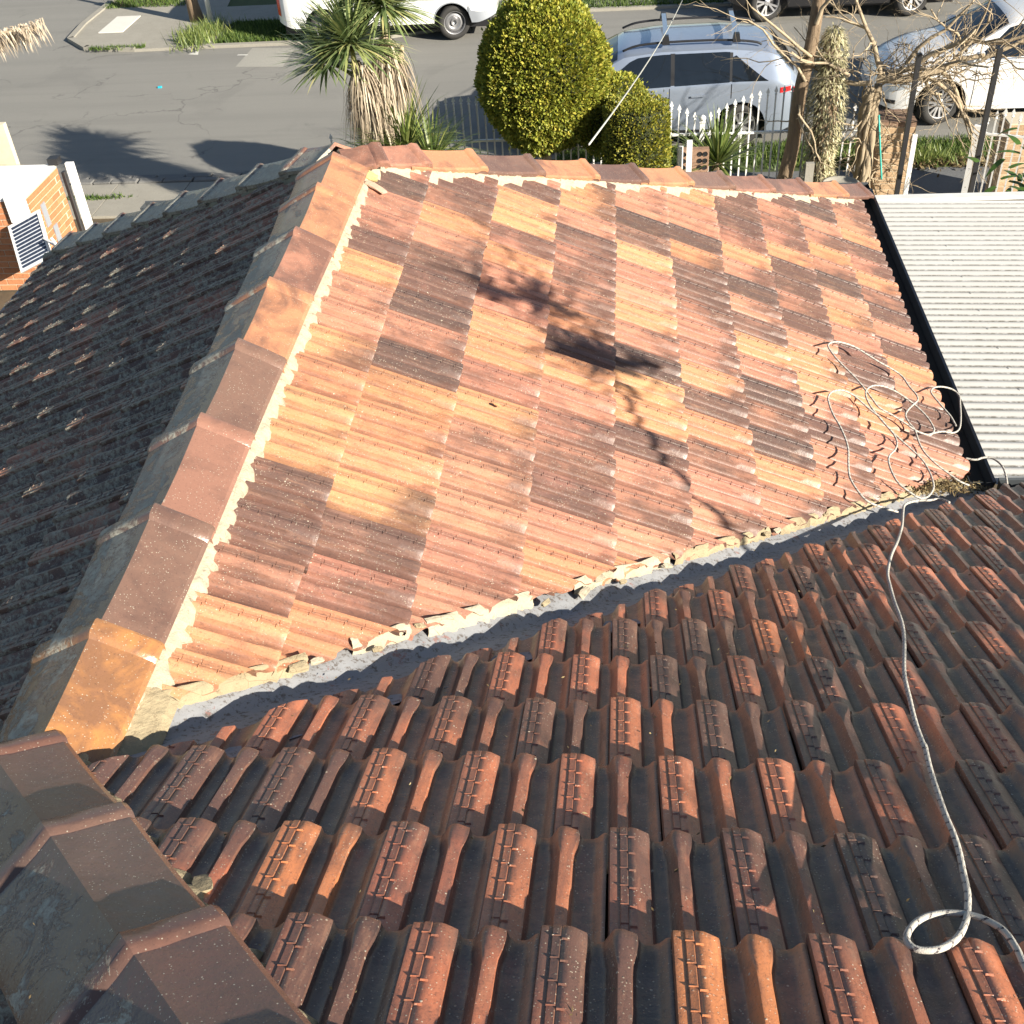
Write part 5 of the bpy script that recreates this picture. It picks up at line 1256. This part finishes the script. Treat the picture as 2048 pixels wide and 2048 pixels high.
# dead palm skirts at the left edge
for nm, (cx, cy, cz), (ex_, ey_, ez_), n, L, lb in (('palm_skirt', (-7.35,14.0,-2.32), (.42,.25,.02), 520, .30, 'dried thatch like palm skirt at the upper left edge'), ('palm_skirt', (-7.75,13.4,-3.72), (.50,.1,-.10), 330, .20, 'dried palm frond over the white coping at the left edge')):
    m = MB(); r = random.Random(n)
    for i in range(n):
        f = r.uniform(-1.6,1); c = Vector((cx+ex_*f*1.7, cy+ey_*r.uniform(-1,1), cz + ez_*f*1.7 + .10*(f+1) * (1 if n > 400 else -1)))
        blade(m, c, Vector((r.uniform(-.5,.5)+.25, r.uniform(-.5,.2), -0.5)), L*r.uniform(.5,1.3), .010*r.uniform(.6,1.5), 1.3, r, 3)
    o = m.build(nm, M_dead, None); tag(o, lb, 'palm leaves')
    m = MB(); m.tube([(cx-2.0, cy, cz-.16 - 1.6*ez_), (cx+ex_*1.62, cy, cz+.16*(1 if n > 400 else -1))], .035, 6); m.build('stalk', M_twig, o)
# clipped bushes: a leaf shell round a dark core
def bush(name, label, c, rx, ry, rz, n, size, mat, seed, flat=0.0, trunk=None, grow=0.10):
    o = thing(name, label, 'bush', (c[0], c[1], GZ)); zc = c[2] - GZ; r = random.Random(seed)
    def rad(d):
        k = 1 + 0.07*noise.noise(d*2.2 + Vector((seed,0,0))) + 0.05*noise.noise(d*6 + Vector((0,seed,0)))
        v = Vector((d.x*rx, d.y*ry, d.z*rz*(1.0 if d.z < 0 else 1.0)))
        if flat: v = Vector((v.x, v.y, v.z))
        return v*k
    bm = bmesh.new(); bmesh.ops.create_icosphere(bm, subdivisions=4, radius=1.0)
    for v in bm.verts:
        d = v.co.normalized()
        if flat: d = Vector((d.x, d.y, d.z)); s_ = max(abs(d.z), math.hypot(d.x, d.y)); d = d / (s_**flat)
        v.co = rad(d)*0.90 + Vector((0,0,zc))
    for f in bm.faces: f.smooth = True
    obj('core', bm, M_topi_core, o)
    m = MB()
    for i in range(n):
        d = Vector((r.gauss(0,1), r.gauss(0,1), r.gauss(0,1))).normalized(); d0 = d.copy()
        if flat: s_ = max(abs(d.z), math.hypot(d.x, d.y)); d = d / (s_**flat)
        clump = 0.5 + 0.5*noise.noise(d0*9 + Vector((0,0,seed)))
        p = rad(d)*(0.90 + grow*(0.25 + 0.75*r.random())*(0.35 + 0.9*clump)) + Vector((0,0,zc))
        if r.random() < 0.02: p = p + (p - Vector((0,0,zc))).normalized()*r.uniform(.01,.07)
        t = (d0*1.1 + Vector((r.uniform(-1,1), r.uniform(-1,1), r.uniform(-.4,1.2)))).normalized(); s1 = size*r.uniform(.5,1.7)
        b = t.cross(Vector((r.uniform(-1,1), r.uniform(-1,1), r.uniform(-1,1)))).normalized()*s1*.42
        m.add([p, p + t*s1*.5 + b, p + t*s1*1.2, p + t*s1*.5 - b], [(0,1,2,3)])
    m.build('foliage', mat, o)
    m = MB(); m.tube([(0,0,0),(0.0,0,max(.3, zc-rz*.7))],[.075,.06],8); m.build('trunk', M_twig, o)
    return o
bush('clipped_bush', 'tall egg shaped golden clipped bush in front of the road', (0.325, 12.95, -2.70), .84, .58, 1.0, 56000, .029, M_topi, 3)
bush('clipped_bush', 'small round golden bush behind the drum shaped bush', (1.20, 13.10, -3.30), .52, .42, .56, 15000, .022, M_topi, 5)
bush('clipped_bush', 'low drum shaped clipped bush in front of the fence', (1.50, 12.45, -3.42), .43, .40, .56, 17000, .021, M_topi2, 6, flat=0.75)
# bare trees
def branch(m, p, d, L, r0, depth, rnd, curl=0.35, upb=0.12, n=5, kids=3, spread=0.8):
    pts = [p]; dd = d.normalized(); q = p.copy()
    for i in range(n):
        dd = (dd + Vector((rnd.uniform(-1,1), rnd.uniform(-1,1), rnd.uniform(-1,1)))*curl + Vector((0,0,upb))).normalized()
        q = q + dd*(L/n); pts.append(q.copy())
    rad = [r0*(1 - 0.55*i/n) for i in range(n+1)]
    m.tube(pts, rad, 5 if r0 < .02 else 8, cap=False)
    if depth > 0:
        for k in range(kids):
            i = rnd.randint(1, n); dv = (pts[i] - pts[i-1]).normalized()
            nd = (dv + Vector((rnd.uniform(-1,1), rnd.uniform(-1,1), rnd.uniform(-1,1)))*spread).normalized()
            branch(m, pts[i], nd, L*rnd.uniform(.5,.85), rad[i]*rnd.uniform(.5,.72), depth-1, rnd, curl, upb, n, kids, spread)
t1 = thing('bare_tree', 'leaning brown barked bare tree trunk right of the yucca', 'tree', (3.6, 13.4, GZ)); O1 = Vector((3.6,13.4,GZ))
m = MB(); m.tube(catmull([Vector(p)-O1 for p in ((3.50,13.4,-5.0),(3.52,13.4,-4.4),(3.60,13.4,-3.85),(3.62,13.4,-3.2),(3.70,13.4,-2.6),(3.74,13.4,-2.0),(3.80,13.4,-1.4))],3), [.105*(1-.018*i) for i in range(19)], 12); m.build('trunk', M_bark, t1, smooth=True)
for i, (sp_, dd_, L_, r_, sd_) in enumerate((((3.7,13.3,-2.7),(-.9,-.2,.35),1.1,.022,1),((3.66,13.3,-3.0),(-.7,-.3,.9),1.2,.02,2),((3.72,13.3,-2.3),(.4,-.3,.8),1.0,.03,3),((3.62,13.3,-3.3),(.3,-.3,-.8),.8,.02,4),((3.6,13.25,-3.4),(.5,-.2,-.5),.7,.018,6))):
    m = MB(); branch(m, Vector(sp_)-O1, Vector(dd_), L_, r_, 3, random.Random(sd_+10), .4, .04, 5, 2); m.build('limb', M_twig, t1, smooth=True)
t2 = thing('creeper_column', 'thick upright trunk covered in pale creeper leaves', 'tree', (3.98, 13.45, GZ)); O2 = Vector((3.98,13.45,GZ))
m = MB(); m.tube([(.03,0,0),(.02,0,.8),(0,0,1.6),(-.02,0,2.5)], [.15,.14,.15,.10], 12); m.build('trunk', M_bark, t2, smooth=True)
m = MB(); r = random.Random(8)
for i in range(5200):
    z = r.uniform(.35,2.62); a = r.uniform(0,6.283); rr_ = (.185 + .035*math.sin(z*5) + r.uniform(-.02,.03))*(1 if z < 2.35 else max(.3,(2.72-z)/.37)); p = Vector((math.cos(a)*rr_, math.sin(a)*rr_, z))
    d = Vector((math.cos(a), math.sin(a), r.uniform(-1.2,.6))); blade(m, p, d + Vector((r.uniform(-.5,.5),)*3), r.uniform(.045,.11), .010, .5, r, 2)
m.build('creeper', M_ivy, t2)
t3 = thing('vine_tree', 'gnarled twisted vine trunk beside the brick pillar with a mass of bare twigs', 'vine', (4.55, 13.35, GZ)); O3 = Vector((4.55,13.35,GZ))
m = MB(); r = random.Random(14)
for k in range(9):
    ph = r.uniform(0,6.28); pts = []
    for i in range(15):
        z = -.05 + 1.95*i/14; a = ph + z*r.uniform(1.6,2.0); rr_ = .095*(1-.25*z/2) + r.uniform(-.015,.02)
        pts.append((math.cos(a)*rr_ + .03*math.sin(z*3) , math.sin(a)*rr_, z))
    m.tube(catmull(pts,2), r.uniform(.028,.05), 7)
m.build('trunk', M_vine, t3, smooth=True)
m = MB(); r = random.Random(19)
for k in range(46):
    a = r.uniform(0,6.28); z = r.uniform(.5,1.9)
    branch(m, Vector((math.cos(a)*.12, math.sin(a)*.12, z)), Vector((math.cos(a)*.5, math.sin(a)*.5, r.uniform(-1.2,.6))), r.uniform(.25,.7), r.uniform(.006,.013), 1, r, .5, -.05, 5, 2)
m.build('stems', M_twig, t3, smooth=True)
heads = [((4.5,13.3,-3.05),(-.9,-.1,.25),1.0,.035),((4.55,13.3,-3.0),(.9,.0,.25),1.3,.06),((4.7,13.3,-2.95),(.8,-.1,.6),1.4,.04),((4.6,13.3,-2.95),(.1,-.1,1),1.0,.035),((5.2,13.3,-2.75),(.9,.1,.2),1.2,.035),((5.3,13.3,-2.9),(.8,0,-.25),1.0,.03),((4.9,13.3,-2.8),(.2,-.2,.9),1.0,.03),((4.2,13.3,-2.95),(-.6,-.1,.5),.9,.025),((5.8,13.3,-2.8),(.8,0,.3),1.1,.03),((5.6,13.3,-2.7),(-.1,-.1,.9),.8,.02)]
for i, (sp_, dd_, L_, r_) in enumerate(heads):
    m = MB(); branch(m, Vector(sp_)-O3, Vector(dd_), L_, r_, 4, random.Random(40+i), .42, .03, 5, 3 if i not in (1,2) else 3); m.build('limb', M_twig, t3, smooth=True)
m = MB(); r = random.Random(77)
for k in range(150):
    p = Vector((r.gauss(5.15,.42), 13.3+r.uniform(-.2,.2), r.gauss(-2.93,.10))) - O3
    branch(m, p, Vector((r.uniform(-1,1), r.uniform(-.4,.4), r.uniform(-.3,.8))), r.uniform(.25,.6), r.uniform(.004,.010), 1, r, .5, .0, 5, 2)
m.build('twig_tangle', M_vine, t3, smooth=True)
# broad leaved shrub at the right edge
bs = thing('leafy_shrub', 'broad leaved green shrub at the right edge beyond the steel roof', 'shrub', (6.05, 11.2, GZ))
m = MB(); m.tube([(0,0,0),(0,0,1.2),(-.05,0,1.9)],[.06,.05,.03],8); m.build('stem', M_bark, bs)
r = random.Random(4)
for i in range(75):
    a = r.uniform(0,6.28); c = Vector((r.gauss(0,.22), r.gauss(0,.2), 1.55 + r.gauss(0,.30))); d = Vector((math.cos(a), math.sin(a), r.uniform(-.4,.5)))
    mm = MB(); blade(mm, c, d, r.uniform(.22,.34), r.uniform(.035,.05), .7, r, 5); mm.build('leaf', M_broad, bs)

# bare tree standing behind the viewer's right shoulder: it throws the branch shadows on the tiles
TB = Vector((9.6, -4.2, GZ))
t4 = thing('street_tree', 'bare tree beside the house whose branches shade the orange tiles', 'tree', TB); O4 = TB
def on_roof(P, t, k):
    return [Vector((x, y, (zA(x) if k == 'A' else zC(y)))) + SUN*t - O4 for x, y in P]
FORK = on_roof([(1.22, 2.68)], 4.6, 'A')[0]
main = [FORK] + on_roof([(1.34,2.42),(1.42,2.22),(1.51,2.06),(1.67,1.93),(1.85,1.75)], 4.6, 'A') + on_roof([(2.3,1.25),(2.9,.7),(3.8,.1)], 4.9, 'C') + [Vector((.1,.1,5.0)), Vector((0,0,2.5)), Vector((0,0,0))]
c_ = catmull(main, 4); m = MB(); n_ = len(c_); m.tube(c_, [.015 + .004*min(i,20)/20 + max(0, i-24)*.0065 for i in range(n_)], 9); m.build('trunk', M_bark, t4, smooth=True)
rt = random.Random(31)
star = []
for cx, cy, n, R0 in ((1.20, 2.71, 9, .20), (.93, 3.02, 7, .15), (.72, 2.89, 5, .11)):
    a0 = rt.uniform(0, 1)
    for q in range(n):
        a = a0 + 2*math.pi*q/n + rt.uniform(-.25,.25); R_ = R0*rt.uniform(.55,1.15)
        star.append(('A', [(cx,cy),(cx+math.cos(a)*R_*.5, cy+math.sin(a)*R_*.5),(cx+math.cos(a+.2)*R_, cy+math.sin(a+.2)*R_)], .026, 4.6))
for k, P, rad, t in star + [('A', [(1.20,2.71),(1.05,2.80),(.97,2.92),(.93,3.02)], .012, 4.6), ('A', [(.93,3.02),(.84,2.96),(.74,2.90)], .014, 4.6), ('A', [(.93,3.02),(.80,3.25),(.66,3.40),(.56,3.46)], .009, 4.6), ('A', [(1.20,2.71),(1.0,2.62),(.85,2.50)], .010, 4.6),
                     ('A', [(1.22,2.68),(1.38,2.84),(1.46,2.86)], .030, 4.6), ('A', [(1.20,2.71),(1.12,2.68),(1.03,2.66)], .040, 4.6), ('A', [(1.28,2.76),(1.20,2.72),(1.12,2.70)], .045, 4.6), ('A', [(.97,3.05),(.90,3.02),(.84,3.0)], .040, 4.6),
                     ('C', [(2.75,.85),(2.4,.95),(2.1,1.0),(1.9,.75)], .024, 4.8), ('C', [(2.75,.85),(2.4,.5),(2.1,.3),(1.85,-.1)], .030, 4.8), ('C', [(2.75,.85),(2.3,.2),(2.05,-.2),(1.8,-.55)], .032, 4.7),
                     ('C', [(2.1,.3),(1.85,.1),(1.7,-.1)], .012, 4.7), ('C', [(2.75,.85),(2.7,1.4),(2.45,1.9),(2.2,2.0)], .020, 4.9), ('C', [(1.9,.75),(1.6,.75),(1.3,.5)], .007, 4.8), ('C', [(2.6,.7),(2.3,.6),(2.0,.55)], .020, 4.7)]:
    Q = on_roof(P, t, k); m = MB(); c_ = catmull(Q, 4); n_ = len(c_)
    m.tube(c_, [rad*(1.05 - .4*i/n_) for i in range(n_)], 7)
    for j in range(3 if len(P) == 3 else 6):
        i = rt.randint(1, n_-1); branch(m, c_[i], Vector((rt.uniform(-1,1), rt.uniform(-1,1), rt.uniform(-.5,1))), rt.uniform(.10,.32), rad*.35, 1, rt, .4, .05, 4, 2)
    m.build('limb', M_bark, t4, smooth=True)
